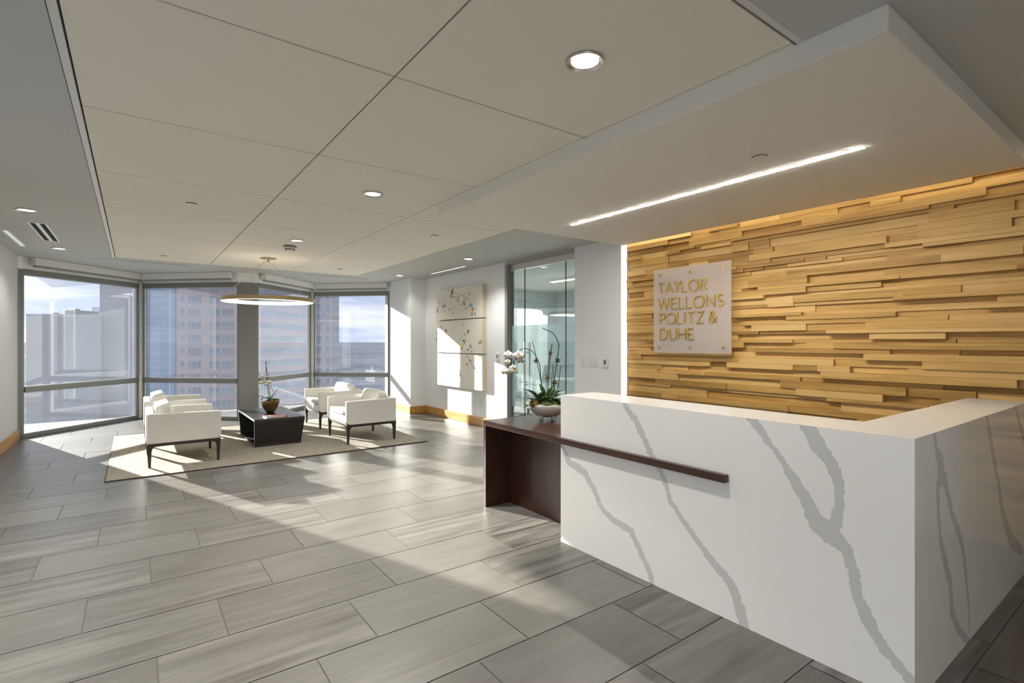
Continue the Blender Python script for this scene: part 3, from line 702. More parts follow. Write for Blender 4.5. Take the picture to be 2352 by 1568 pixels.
def painting(label, y0, y1, z0, z1, tl, tr, bl, br, blobs, strokes):
    t = thing('canvas_painting', label, 'painting', (4.84, (y0+y1)/2, (z0+z1)/2), 0, 'three stacked canvases')
    nu, nv = 250, 90; bm = newbm(); cl = bm.verts.layers.float_color.new('paint'); g = []
    for i in range(nu+1): g.append([bm.verts.new((-.0905, (.5-i/nu)*(y0-y1), (j/nv-.5)*(z1-z0))) for j in range(nv+1)])
    for i in range(nu):
        for j in range(nv): bm.faces.new((g[i][j], g[i+1][j], g[i+1][j+1], g[i][j+1]))
    def uv(x, y):
        u = (x-113)/550.; top = tl+(tr-tl)*u; bot = bl+(br-bl)*u
        return u, 1-(y-top)/(bot-top)
    W, H = abs(y0-y1), z1-z0
    cols = {}
    for i in range(nu+1):
        for j in range(nv+1): g[i][j][cl] = (*[c*(1+.02*noise.noise(Vector((i*.05, j*.05, z0)))) for c in CREAM], 1)
    def paint(ci, cj, ri, rj, col, seed):
        for i in range(max(0, int(ci-ri*1.5)), min(nu, int(ci+ri*1.5)+1)+1):
            for j in range(max(0, int(cj-rj*1.5)), min(nv, int(cj+rj*1.5)+1)+1):
                d = math.hypot((i-ci)/ri, (j-cj)/rj) + .55*noise.noise(Vector((i*.45, j*.45, seed)))+.25*noise.noise(Vector((i*1.3, j*1.3, seed+5)))
                if d < 1:
                    k = min(1, (1-d)*2.4); b0 = g[i][j][cl]; v = 1+.35*noise.noise(Vector((i*.7, j*.7, seed+9)))
                    g[i][j][cl] = (*[b0[q]*(1-k)+col[q]*v*k for q in range(3)], 1)
    for n_, (x, y, w, h, c) in enumerate(blobs):
        u, v = uv(x, y); paint(u*nu, v*nv, max(1.3, w/550*nu*1.1), max(1.3, h/400*nv*1.05), C_[c], n_*3.1)
    for s in strokes:
        for a, b in zip(s, s[1:]):
            for k in range(14):
                x = a[0]+(b[0]-a[0])*k/13; y = a[1]+(b[1]-a[1])*k/13; u, v = uv(x, y)
                i, j = u*nu, v*nv
                for ii in (int(i), int(i)+1):
                    jj = int(j+.5)
                    if 0 <= ii <= nu and 0 <= jj <= nv and noise.noise(Vector((ii*.4, jj*.4, 3))) > -.35: g[ii][jj][cl] = (.16, .15, .13, 1)
    m, tt, b = nt('painted_canvas'); at = tt.nodes.new('ShaderNodeAttribute'); at.attribute_name = 'paint'; L(tt, at.outputs['Color'], b.inputs['Base Color']); b.inputs['Roughness'].default_value = .6
    obj('painted_face', bm, m, t)
    bm = newbm(); box(bm, -.090, -.001, -(y0-y1)/2, (y0-y1)/2, -(z1-z0)/2, (z1-z0)/2); obj('canvas_box', bm, mat('raw_canvas_edge', (.60, .54, .42), .7), t)
painting('top canvas of three, cream with dark and colourful flower splashes', 8.975, 7.335, 1.868, 2.435, 210, 122, 583, 552, A1, S1)
painting('middle canvas of three, cream with scattered small flowers', 8.975, 7.335, 1.252, 1.850, 595, 566, 968, 990, A2, S2)
painting('bottom canvas of three, cream with the palest flowers', 8.975, 7.335, .625, 1.234, 985, 1000, 1358, 1437, A3, S3)

# ------------------------------------------------------------------ armchairs (front faces +x, origin between the legs)
def cushion(bm, x0, x1, y0, y1, z0, z1, puff=.25, n=12, p=5):
    """soft box: superellipse outline, domed top"""
    cx, cy, cz = (x0+x1)/2, (y0+y1)/2, (z0+z1)/2; hx, hy, hz = (x1-x0)/2, (y1-y0)/2, (z1-z0)/2
    bmt = bmesh.new(); bmesh.ops.create_cube(bmt, size=2); bmesh.ops.subdivide_edges(bmt, edges=bmt.edges[:], cuts=n, use_grid_fill=True)
    mp_ = {}
    for v in bmt.verts:
        c = v.co.copy(); k = (abs(c.x)**p+abs(c.y)**p+abs(c.z)**p)**(1/p); c = c/k
        q = (1-c.x*c.x)*(1-c.y*c.y)
        zz = c.z*(1-puff+puff*q**.5) if q > 0 else c.z*(1-puff)
        mp_[v] = bm.verts.new((cx+c.x*hx, cy+c.y*hy, cz+zz*hz))
    for f in bmt.faces: bm.faces.new([mp_[v] for v in f.verts])
    bmt.free()
def rot_y(bm, ang, c):
    bmesh.ops.rotate(bm, verts=bm.verts[:], cent=c, matrix=Matrix.Rotation(ang, 3, 'Y'))
def make_armchair(label):
    t = thing('armchair', label, 'armchair', (0, 0, 0), 0, 'white leather armchairs around the coffee table')
    xb, xf, yw, zt, zb = -.375, .375, .45, .605, .272
    for s in (-1, 1):
        bm = newbm(); R = .06
        prof = [(xb+.01, zb), (xf-R, zb)] + [(xf-R+R*math.sin(a*PI/2/6), zb+R-R*math.cos(a*PI/2/6)) for a in range(1, 7)] + [(xf, zt-.02)] + [(xf-.02+.02*math.cos(a*PI/2/4), zt-.02+.02*math.sin(a*PI/2/4)) for a in range(1, 5)] + [(xb+.01, zt+.012)]
        y0, y1 = (yw-.062, yw) if s > 0 else (-yw, -yw+.062)
        prism_y(bm, prof, y0, y1); obj('arm', bm, 'leather', t, bevel=.012, seg=3)
    bm = newbm(); box(bm, xb, xb+.075, -yw+.064, yw-.064, zb, zt+.012); o = obj('backrest', bm, 'leather', t, bevel=.014, seg=3)
    bm = newbm(); box(bm, xb+.08, xf-.01, -yw+.064, yw-.064, zb, .40); obj('seat_base', bm, 'leather', t, bevel=.02, seg=3)
    bm = newbm(); cushion(bm, xb+.085, xf+.012, -yw+.066, yw-.066, .392, .475, .22, p=8); obj('seat_cushion', bm, 'leather', t, smooth=True)
    bm = newbm()
    cushion(bm, -.085, .085, -.33, .33, -.145, .145, .12, p=7); rot_y(bm, -.28, (0, 0, 0)); bmesh.ops.translate(bm, verts=bm.verts[:], vec=(xb+.19, 0, .575))
    obj('back_cushion', bm, 'leather', t, smooth=True)
    # dark base frame
    bm = newbm()
    for s in (-1, 1):
        y0, y1 = (yw-.055, yw-.012) if s > 0 else (-yw+.012, -yw+.055)
        box(bm, xb+.05, xf-.05, y0, y1, .238, .271)
    box(bm, xb+.02, xb+.055, -yw+.05, yw-.05, .240, .271); box(bm, xf-.055, xf-.02, -yw+.05, yw-.05, .240, .271)
    obj('base_frame', bm, 'ebony', t, bevel=.004)
    for sx in (-1, 1):
        for s in (-1, 1):
            e = xf-.004 if sx > 0 else -xb-.004
            # profile with the curved gusset into the rail
            prof = [(e, .271), (e-.10, .271), (e-.10, .240), (e-.075, .234), (e-.055, .215), (e-.046, .18), (e-.040, .0), (e-.014, .0), (e-.004, .20)]
            prof = [(x*sx, z) for x, z in prof]
            y0, y1 = (yw-.052, yw-.010) if s > 0 else (-yw+.010, -yw+.052)
            bm = newbm(); prism_y(bm, prof, y0, y1)
            for v in bm.verts:
                if v.co.z < .01: v.co.y += (yw-.030)*s*0 + (.009 if (v.co.y*s < yw-.03) else -.003)*s
            obj('leg', bm, 'ebony', t, bevel=.005)
    return t
ch = make_armchair('white leather armchair at front left, its plain side turned to the viewer')
ch.location = (.487, 7.64, .012)
dup(ch, (.487, 9.16, .012), 0, 'white leather armchair mostly hidden behind the front left one, by the window')
dup(ch, (2.775, 7.64, .012), PI, 'white leather armchair at front right, nearest the paintings')
dup(ch, (2.83, 9.18, .012), PI, 'white leather armchair at back right, partly behind the front right one')

# rug
rg = thing('area_rug', 'beige woven rug with dark bound edge under the seating group', 'rug', (1.6, 8.38, 0))
bm = newbm(); box(bm, -1.84, 1.84, -1.58, 1.57, .001, .0118); obj('pile', bm, 'rug', rg)
bm = newbm()
for b_ in ((-1.848, 1.848, -1.588, -1.58), (-1.848, 1.848, 1.57, 1.578), (-1.848, -1.84, -1.58, 1.57), (1.84, 1.848, -1.58, 1.57)): box(bm, *b_, .001, .012)
obj('binding', bm, 'rugedge', rg)

# coffee table: open-ended tapered box
tb = thing('coffee_table', 'black open-ended wooden coffee table in the middle of the rug', 'table', (1.63, 8.34, .012))
TX0, TX1 = -.32, .33
yt, yb, TZ, th = .685, .585, .390, .032
def trap(y_out0, y_out1, z0, z1, name, m):
    pass
bm = newbm(); boxv(bm, [(TX0, -yt, TZ-th), (TX1, -yt, TZ-th), (TX0, yt, TZ-th), (TX1, yt, TZ-th), (TX0, -yt, TZ), (TX1, -yt, TZ), (TX0, yt, TZ), (TX1, yt, TZ)]); obj('top', bm, 'tabletop', tb, bevel=.002)
bm = newbm(); boxv(bm, [(TX0+.02, -yb, 0), (TX1-.03, -yb, 0), (TX0+.02, yb, 0), (TX1-.03, yb, 0), (TX0+.017, -yb, th), (TX1-.025, -yb, th), (TX0+.017, yb, th), (TX1-.025, yb, th)]); obj('bottom', bm, 'tablewood', tb, bevel=.002)
for s in (-1, 1):
    bm = newbm()
    boxv(bm, [(TX0+.019, s*(yb-th), th), (TX1-.026, s*(yb-th), th), (TX0+.019, s*yb, th), (TX1-.026, s*yb, th), (TX0, s*(yt-th), TZ-th), (TX1, s*(yt-th), TZ-th), (TX0, s*yt, TZ-th), (TX1, s*yt, TZ-th)])
    obj('side_panel', bm, 'tablewood', tb, bevel=.002)
bm = newbm(); boxv(bm, [(TX0+.30, -yb+th, th), (TX0+.32, -yb+th, th), (TX0+.30, yb-th, th), (TX0+.32, yb-th, th), (TX0+.30, -yt+th, TZ-th), (TX0+.32, -yt+th, TZ-th), (TX0+.30, yt-th, TZ-th), (TX0+.32, yt-th, TZ-th)]); obj('divider', bm, 'tablewood', tb)
# pale edge band round the open end
bm = newbm()
e = .004
for (ya, za, yb_, zb_, yc, zc, yd, zd) in ((-yt, TZ, yt, TZ, yt-.01, TZ-.012, -yt+.01, TZ-.012), (-yt, TZ, -yt+.012, TZ-.012, -yb+.012, .012, -yb, 0)):
    A_ = [(TX0-e+(TZ-zz)*.05, yy, zz) for yy, zz in ((ya, za), (yb_, zb_), (yc, zc), (yd, zd))]; B_ = [(x+e, y, z) for x, y, z in A_]
    va = [bm.verts.new(p) for p in A_]; vb = [bm.verts.new(p) for p in B_]
    bm.faces.new(va); bm.faces.new(vb)
    for i in range(4): bm.faces.new((va[i], va[(i+1) % 4], vb[(i+1) % 4], vb[i]))
obj('edge_band', bm, 'edge', tb)

# book
bk = thing('book', 'thin book with blue and orange cover lying on the coffee table', 'book', (1.60, 7.83, .4025), math.radians(4))
bm = newbm(); box(bm, -.135, .125, -.10, .10, .002, .014); obj('pages', bm, 'white_plastic', bk)
m, t_, b_ = nt('book_cover'); tc = t_.nodes.new('ShaderNodeTexCoord'); n_ = t_.nodes.new('ShaderNodeTexNoise'); n_.inputs['Scale'].default_value = 7; L(t_, tc.outputs['Object'], n_.inputs['Vector'])
r_ = t_.nodes.new('ShaderNodeValToRGB'); r_.color_ramp.elements[0].position = .42; r_.color_ramp.elements[0].color = (.18, .20, .34, 1); r_.color_ramp.elements[1].position = .56; r_.color_ramp.elements[1].color = (.55, .16, .06, 1)
L(t_, n_.outputs['Fac'], r_.inputs[0]); L(t_, r_.outputs[0], b_.inputs['Base Color']); b_.inputs['Roughness'].default_value = .3
bm = newbm(); box(bm, -.137, .14, -.103, .103, .0142, .0165); box(bm, -.137, .14, -.103, .103, 0, .0018); box(bm, .136, .14, -.103, .103, .0018, .0142); obj('cover', bm, m, bk)

# ------------------------------------------------------------------ plants
def leaf(bm, base, tip, width, lift, up=Vector((0, 0, 1)), n=12, fold=.25):
    base, tip = Vector(base), Vector(tip); d = tip-base; side = d.cross(up).normalized(); nup = side.cross(d).normalized()
    prev = None
    for i in range(n+1):
        s = i/n; c = base + d*s + nup*lift*math.sin(PI*min(1, s*1.0))
        w = width*(math.sin(PI*min(1, s*.92+.08))**.6)*(1 if s < .6 else 1-((s-.6)/.4)**2.2*.85)
        dn = nup*fold*w
        row = [bm.verts.new(c - side*w + dn), bm.verts.new(c), bm.verts.new(c + side*w + dn)]
        row2 = [bm.verts.new(v.co - nup*.003) for v in row]
        cur = row + row2[::-1]
        if prev:
            for k in range(6): bm.faces.new((prev[k], prev[(k+1) % 6], cur[(k+1) % 6], cur[k]))
        else: bm.faces.new(cur)
        prev = cur
    bm.faces.new(prev[::-1])
def blossom(t, pos, face, size, lipm='lip'):
    """moth-orchid bloom: three sepals, two broad petals, a small lip"""
    f = Vector(face).normalized(); a = f.cross(Vector((0, 0, 1))).normalized(); u = a.cross(f).normalized()
    bm = newbm()
    for ang, ln, wd, off in ((90, 1, .42, 0), (215, 1, .40, 0), (325, 1, .40, 0), (12, 1.05, .62, .12), (168, 1.05, .62, .12)):
        r = math.radians(ang); d = a*math.cos(r)+u*math.sin(r); sd = f.cross(d)
        prev = None; N = 7
        for i in range(N+1):
            s = i/N; w = wd*size*math.sin(PI*(s*.86+.07))**.7
            c = Vector(pos)+d*size*ln*s + f*size*(off+.22*math.sin(PI*s))
            cur = [bm.verts.new(c-sd*w-f*w*.18), bm.verts.new(c), bm.verts.new(c+sd*w-f*w*.18), bm.verts.new(c-f*.0018)]
            if prev:
                for k in range(4): bm.faces.new((prev[k], prev[(k+1) % 4], cur[(k+1) % 4], cur[k]))
            else: bm.faces.new(cur)
            prev = cur
        bm.faces.new(prev[::-1])
    fl = obj('blossom', bm, 'petal', t, smooth=True)
    bm = newbm(); bmesh.ops.create_icosphere(bm, subdivisions=2, radius=size*.2, matrix=Matrix.Translation(Vector(pos)+f*size*.22-u*size*.08)@Matrix.Diagonal((1, 1, 1.4, 1)))
    obj('lip', bm, lipm, fl, smooth=True)
def tuft(bm, c, r, seed, spikes=26):
    random.seed(seed); c = Vector(c)
    bmesh.ops.create_icosphere(bm, subdivisions=2, radius=r*.62, matrix=Matrix.Translation(c)@Matrix.Diagonal((.8, .8, 1.15, 1)))
    for k in range(spikes):
        d = Vector((random.gauss(0, 1), random.gauss(0, 1), random.gauss(0, 1))).normalized(); tube(bm, [c+d*r*.4, c+d*r*(1+.5*random.random())+Vector((0, 0, r*.1))], [r*.10, r*.02], 4)

# large bowl on the credenza
BD = 4.60
bc_ = V(1257, 966, BD); bc_.z = .7625
op = thing('potted_orchid', 'white orchid arrangement in a footed cream bowl on the walnut side table', 'potted plant', bc_)
inv = lambda p: Vector(p)-bc_
Rb = .182
bm = newbm()
prof = [(0, .030), (.06, .030), (.10, .042), (.145, .075), (.17, .11), (.182, .145), (.178, .148), (.165, .112), (.14, .083), (.09, .06), (0, .055)]
lathe(bm, prof, 48, wob=lambda a, r, z: (.003*math.sin(9*a)*(z > .1), .005*math.sin(9*a)*(z > .13)))
pot = obj('bowl', bm, 'ceramic', op, smooth=True)
for k in range(4):
    a = 2*PI*k/4+AZ*-1+PI/4; bm = newbm(); lathe(bm, [(0, 0), (.012, 0), (.015, .012), (.022, .036), (0, .042)], 14, (.075*math.cos(a), .075*math.sin(a), 0)); obj('foot', bm, 'ceramic', pot, smooth=True)
bm = newbm()
lathe(bm, [(0, .19), (.05, .188), (.09, .182), (.13, .168), (.158, .148), (.168, .12), (0, .10)], 40)
for v in bm.verts: v.co.z += .022*noise.noise(v.co*28)
obj('moss_bed', bm, 'moss', op)
bm = newbm(); p = inv(V(1227, 926, BD-.10)); bmesh.ops.create_icosphere(bm, subdivisions=4, radius=.038, matrix=Matrix.Translation(p))
for v in bm.verts: v.co += (v.co-p)*.35*noise.noise(v.co*60)
obj('moss_clump', bm, 'mossb', op)
def lf(pts, w, lift, dz=(0, 0)):
    bm = newbm(); leaf(bm, inv(V(pts[0], pts[1], BD+dz[0])), inv(V(pts[2], pts[3], BD+dz[1])), w*1.75, lift); obj('leaf', bm, 'leaf', op, smooth=True)
for a in (((1238, 922, 1200, 892), .026, .022, (-.02, -.10)), ((1232, 922, 1199, 915), .016, .012, (-.06, -.18)), ((1224, 930, 1201, 938), .010, .012, (-.08, -.16)), ((1237, 920, 1252, 898), .018, .01, (-.05, -.14)),
          ((1252, 915, 1238, 880), .022, .004, (.02, .05)), ((1258, 922, 1296, 895), .026, .02, (0, .05)), ((1248, 926, 1222, 918), .022, .018, (-.06, -.12)), ((1240, 924, 1280, 914), .028, .022, (-.05, -.15)), ((1264, 918, 1272, 884), .026, .004, (.0, .04)), ((1262, 925, 1292, 918), .022, .016, (0, -.10)), ((1262, 920, 1300, 905), .024, .02, (0, .1)), ((1250, 922, 1230, 905), .02, .01, (.05, .16)), ((1270, 930, 1305, 926), .02, .02, (-.06, -.12))): lf(a[0], a[1], a[2], a[3])
def stemz(pts, r, dep, nm='stem', m_='stem'):
    P = [inv(V(x, y, BD+dep+.0*i)) for i, (x, y) in enumerate(pts)]
    # smooth the run
    Q = []
    for i in range(len(P)-1):
        p0 = P[max(i-1, 0)]; p1 = P[i]; p2 = P[i+1]; p3 = P[min(i+2, len(P)-1)]
        for k in range(5):
            s = k/5; Q.append(.5*((2*p1)+(p2-p0)*s+(2*p0-5*p1+4*p2-p3)*s*s+(3*p1-p0-3*p2+p3)*s**3))
    Q.append(P[-1]); bm = newbm(); tube(bm, Q, r, 6); obj(nm, bm, m_, op, smooth=True)
stemz([(1246, 900), (1242, 868), (1240, 840), (1232, 820), (1222, 806), (1206, 800), (1196, 803), (1186, 815), (1180, 835), (1176, 860), (1175, 876)], .0042, -.02)
stemz([(1245, 898), (1240, 862), (1234, 835), (1230, 812), (1223, 783)], .003, .0, 'support_stick', 'stick')
stemz([(1257, 908), (1259, 880), (1262, 840), (1264, 815), (1268, 789)], .0045, .03)
stemz([(1255, 908), (1256, 870), (1260, 830), (1265, 806)], .0025, .0, 'support_stick', 'stick')
stemz([(1273, 890), (1275, 860), (1280, 828), (1283, 800), (1284, 793), (1279, 778), (1270, 765), (1257, 758), (1246, 753)], .0045, .02)
stemz([(1266, 888), (1268, 860), (1271, 833)], .0025, .04); stemz([(1270, 884), (1271, 858), (1272, 840)], .0025, .02)
stemz([(1278, 906), (1283, 880), (1287, 850), (1288, 840)], .0032, .0); stemz([(1281, 906), (1284, 888), (1281, 850), (1286, 848)], .0016, -.02)
for nm, x, y, r, sd in (('moss_tuft', 1231, 828, .026, 1), ('moss_tuft', 1264, 811, .024, 2), ('moss_tuft', 1281, 827, .028, 3), ('moss_tuft', 1258, 866, .028, 4), ('moss_tuft', 1273, 879, .028, 5)):
    bm = newbm(); tuft(bm, inv(V(x, y, BD)), r, sd); obj(nm, bm, 'mossb' if sd in (1, 4, 5) else 'moss', op)
tow = -FW
for x, y, s, dz, dx in ((1168, 815, .042, -.02, -.4), (1190, 818, .050, -.06, .2), (1195, 826, .040, -.02, .6), (1165, 832, .034, 0, .9), (1178, 845, .034, -.04, .4), (1160, 853, .036, 0, -.5), (1171, 852, .032, -.05, .2), (1183, 852, .030, -.02, -.2)):
    blossom(op, inv(V(x, y, BD+dz)), tow+RT*dx+UP*(-.1), s, 'lip' if s < .04 else 'petal')

# small orchid in a bronze pot on the coffee table
pc = Vector((1.635, 8.30, .4025)); OD = (pc-CAM).dot(FW)
so = thing('potted_orchid', 'small orchid in a bronze glazed pot on the coffee table', 'potted plant', pc)
inv2 = lambda p: Vector(p)-pc
PX, PY = 1176+FPX*(pc-CAM).dot(RT)/OD, 784+FPX*(CH-.4025)/OD
S_ = lambda x, y, d=0: inv2(V(PX+(x-619), PY+(y-947), OD+d))
bm = newbm(); tilt = lambda a, r, z: (0, (.022*math.cos(a+AZ))*max(0, (z-.08)/.1))
lathe(bm, [(0, 0), (.048, 0), (.075, .04), (.105, .09), (.125, .145), (.130, .185), (.125, .186), (.112, .14), (0, .12)], 40, wob=tilt); obj('pot', bm, 'goldpot', so, smooth=True)
bm = newbm(); lathe(bm, [(0, .195), (.06, .19), (.10, .172), (.118, .155), (0, .13)], 24, wob=tilt)
for v in bm.verts: v.co.z += .02*noise.noise(v.co*30)
obj('moss_bed', bm, 'moss', so)
for a in (((612, 917, 582, 918), .020, .055, (0, -.05)), ((613, 914, 595, 921), .018, .03, (-.02, -.12)), ((615, 917, 640, 889), .014, .002, (0, .02)), ((617, 916, 640, 902), .010, .022, (0, -.04)), ((622, 918, 641, 916), .016, .012, (0, -.06)), ((608, 922, 626, 919), .022, .02, (-.06, -.1)), ((617, 918, 604, 912), .018, .02, (.02, .12)), ((617, 918, 630, 910), .016, .015, (.03, .14))):
    bm = newbm(); leaf(bm, S_(a[0][0], a[0][1], a[3][0]), S_(a[0][2], a[0][3], a[3][1]), a[1], a[2]); obj('leaf', bm, 'leaf', so, smooth=True)
def st2(pts, r, m_, nm, d=0):
    bm = newbm(); tube(bm, [S_(x, y, d) for x, y in pts], r, 6); obj(nm, bm, m_, so, smooth=True)
st2([(618, 916), (615, 900), (612, 870), (610, 850), (608, 829)], .0035, 'stick', 'support_stick')
st2([(616, 916), (613, 895), (609, 860), (609, 829)], .0028, 'stick', 'support_stick', -.02)
st2([(619, 914), (617, 890), (614, 860), (610, 845), (609, 832)], .003, 'stem', 'stem', .02)
st2([(625, 900), (622, 890), (619, 883)], .0025, 'stem', 'stem', .01)
st2([(612, 880), (606, 878), (600, 868)], .0025, 'stem', 'stem', -.01)
for x, y, s, d, dx in ((600, 863, .034, -.02, .6), (597, 878, .036, -.04, -.3), (605, 876, .034, 0, .4), (615, 877, .038, -.03, .8), (608, 882, .028, -.05, .1)):
    blossom(so, S_(x, y, d), tow+RT*dx+UP*(.1 if y < 870 else -.2), s, 'lip')

# ------------------------------------------------------------------ ring pendant
pn = thing('ring_pendant_light', 'slim bronze ring pendant light hanging over the seating group', 'light', (1.668, 8.615, CZ))
bm = newbm(); lathe(bm, [(0, -.001), (.115, -.001), (.113, -.012), (.04, -.020), (0, -.021)], 40); obj('canopy', bm, 'bronze', pn, smooth=False)
bm = newbm(); lathe(bm, [(0, -.021), (.012, -.021), (.012, -.06), (0, -.062)], 14); obj('cable_hub', bm, 'bronze', pn)
Zr = 2.065-CZ; ro, ri, rh = .668, .622, .054
bm = newbm()
pr = [(ri, 0), (ri, rh), (ro, rh), (ro, 0), (ri, 0)]
lathe(bm, [(r, Zr+z) for r, z in pr], 96); obj('ring_housing', bm, 'bronze', pn)
bm = newbm(); lathe(bm, [(ri-.001, Zr+rh-.006), (ri-.006, Zr+rh-.006), (ri-.006, Zr-.002), (ri+.018, Zr-.002), (ri+.018, Zr-.0002), (ri-.001, Zr-.0002), (ri-.001, Zr+rh-.006)], 96); obj('light_diffuser', bm, 'ringled', pn)
for ang, r_, off in ((228, .004, -.03), (350, .0014, .0), (50, .0014, .0)):
    a = math.radians(ang); d = RT*math.cos(a)+FW*math.sin(a); e = d*.643; bm = newbm()
    tube(bm, [Vector((0, 0, -.05)), Vector((d.x*.06, d.y*.06, -.065)) if r_ > .002 else Vector((d.x*.03, d.y*.03, -.07)), Vector((e.x, e.y, Zr+rh))], r_, 8); obj('suspension_cable', bm, 'bronze' if r_ > .002 else 'chain', pn)

# ------------------------------------------------------------------ downlights
def make_downlight(label, loc, r):
    t = thing('downlight', label, 'light', loc, 0, 'recessed round downlights')
    bm = newbm(); lathe(bm, [(1, -.0005), (1, -.004), (.97, -.012), (.74, -.004), (.72, .0), (.72, -.0005), (1, -.0005)], 48)
    for v in bm.verts: v.co.x *= r; v.co.y *= r
    obj('trim_ring', bm, 'steel', t, smooth=False)
    bm = newbm(); disc(bm, (0, 0, -.003), r*.72, 32); obj('lens', bm, 'down', t)
    return t
def beam(t, watts, cone=128):
    ld_ = bpy.data.lights.new('downlight_beam', 'SPOT'); ld_.energy = watts; ld_.spot_size = math.radians(cone); ld_.spot_blend = .7; ld_.shadow_soft_size = .06; ld_.color = (1, .965, .90)
    lo = bpy.data.objects.new('downlight_beam', ld_); COL.objects.link(lo); lo.parent = t; lo.location = (0, 0, -.02)
DL = [((1.659, 1.70), 'large downlight in the ceiling panel nearest the viewer', .55), ((1.672, 4.317), 'downlight in the middle of the ceiling panels', 1.9), ((1.665, 6.88), 'downlight just in front of the smoke detector', .35),
      ((4.173, 6.831), 'downlight above the glass doors', .5), ((4.144, 9.325), 'downlight by the far white corner pier', .15),
      ((-.844, 6.841), 'left ceiling downlight nearer the viewer, in front of the air vent', .4), ((-.829, 9.389), 'left ceiling downlight near the leftmost window', .2),
      ((-.85, 4.29), 'added unseen left downlight level with the start of the desk, lighting its front', 1.7), ((-.85, 1.74), 'added unseen left downlight beside the viewer, lighting the desk front', 1.6),  # row continued out of view: added lamps that brighten the desk front
      ((1.66, -.92), 'added unseen downlight behind the viewer, fill for the desk end', .2), ((3.5, -1.1), 'added unseen downlight behind the viewer, beyond the end of the desk', .1)]  # both added out of view as fill for the desk's end panel
DW = 75.
d0 = make_downlight(DL[0][1], (*DL[0][0], CZ), .085); dls = [d0]
for (x, y), lab, k in DL[1:]: dls.append(dup(d0, (x, y, CZ), 0, lab))
for t, (p_, lab, k) in zip(dls, DL): beam(t, DW*k)
# sprinkler covers, detector
sc_ = None
for (x, y, z, lab) in ((.43, 5.613, CZ, 'round sprinkler cover in the ceiling panels left of the centre line'), (2.932, 5.584, CZ, 'round sprinkler cover left of the glass doors, right of the panel joints'), (.36, 9.3, CZ, 'small round sprinkler cover at the far left of the ceiling panels, near the windows'),
                       (2.93, 9.15, CZ, 'small round sprinkler cover at the far right of the ceiling panels'), (3.22, 1.72, 2.64, 'round sprinkler cover on the dropped soffit above the desk')):
    if sc_ is None:
        sc_ = thing('sprinkler_cover', lab, 'sprinkler', (x, y, z), 0, 'flush sprinkler covers'); bm = newbm(); lathe(bm, [(0, -.012), (.040, -.012), (.042, -.008), (.036, -.0005), (0, -.0005)], 32); obj('cover_disc', bm, 'white_plastic', sc_)
        bm = newbm(); lathe(bm, [(.046, -.0005), (.046, -.003), (.037, -.003), (.037, -.0005), (.046, -.0005)], 32); obj('gap_ring', bm, 'edge', sc_)
    else: dup(sc_, (x, y, z), 0, lab)
sd = thing('smoke_detector', 'white smoke detector with dark slots in front of the pendant canopy', 'smoke detector', (1.688, 7.343, CZ))
bm = newbm(); lathe(bm, [(0, -.001), (.085, -.001), (.085, -.012), (.078, -.018), (0, -.018)], 32); obj('base', bm, 'edge', sd)
bm = newbm(); lathe(bm, [(0, -.018), (.072, -.018), (.066, -.038), (.045, -.056), (.02, -.062), (0, -.062)], 32); hh = obj('sensor_head', bm, 'white_plastic', sd, smooth=True)
bm = newbm()
for k in range(12):
    a = 2*PI*k/12; c = Vector((.056*math.cos(a), .056*math.sin(a), -.0475)); bmesh.ops.create_cube(bm, size=1, matrix=Matrix.Translation(c)@Matrix.Rotation(a, 4, 'Z')@Matrix.Diagonal((.012, .018, .012, 1)))
obj('vent_slot', bm, 'dark', hh)
# linear diffusers and slot lights
def linear(name, lab, cat, x0, x1, y0, y1, m_frame, m_slot, lights=False, n=1):
    t = thing(name, lab, cat, ((x0+x1)/2, (y0+y1)/2, CZ)); hx, hy = (x1-x0)/2, (y1-y0)/2
    bm = newbm(); box(bm, -hx, hx, -hy, hy, -.004, -.0005); obj('frame', bm, m_frame, t)
    al_x = hx > hy
    for k in range(n):
        w = (hy if al_x else hx)*2; c = -w/2 + w*(k+.5)/n; s = w/n*.27
        bm = newbm()
        if al_x: box(bm, -hx+.02, hx-.02, c-s, c+s, -.0055, -.0041)
        else: box(bm, c-s, c+s, -hy+.03, hy-.03, -.0055, -.0041)
        obj('lens' if lights else 'slot', bm, m_slot, t)
linear('linear_diffuser', 'long thin air slot in the ceiling before the leftmost windows', 'air vent', -.56, .75, 10.17, 10.235, 'blind', 'lcd')
linear('linear_diffuser', 'long thin air slot in the ceiling before the right windows', 'air vent', 2.61, 3.88, 10.18, 10.245, 'blind', 'lcd')
linear('linear_light', 'thin white slot light on the ceiling above the paintings', 'light', 4.50, 4.57, 7.5, 8.78, 'white_plastic', emit('dim_slot', (1, .98, .95), .5), True)
linear('linear_light', 'thin white slot light at the far left edge of the ceiling', 'light', -1.235, -1.16, 8.2, 9.46, 'blind', emit('dim_slot2', (1, 1, 1), .28), True)
linear('air_vent', 'white air vent with two black slots in the left ceiling', 'air vent', -.925, -.765, 7.50, 8.75, 'white_plastic', 'dark', False, 2)
# long LED line in the soffit
ld = thing('linear_light', 'long glowing light line in the dropped soffit over the desk', 'light', (3.572, 2.555, 2.64))
bm = newbm(); box(bm, -.022, .022, -1.30, 1.30, -.002, -.0005); obj('frame', bm, 'white_plastic', ld)
bm = newbm(); box(bm, -.017, .017, -1.295, 1.295, -.004, -.0021); obj('lens', bm, 'led', ld)

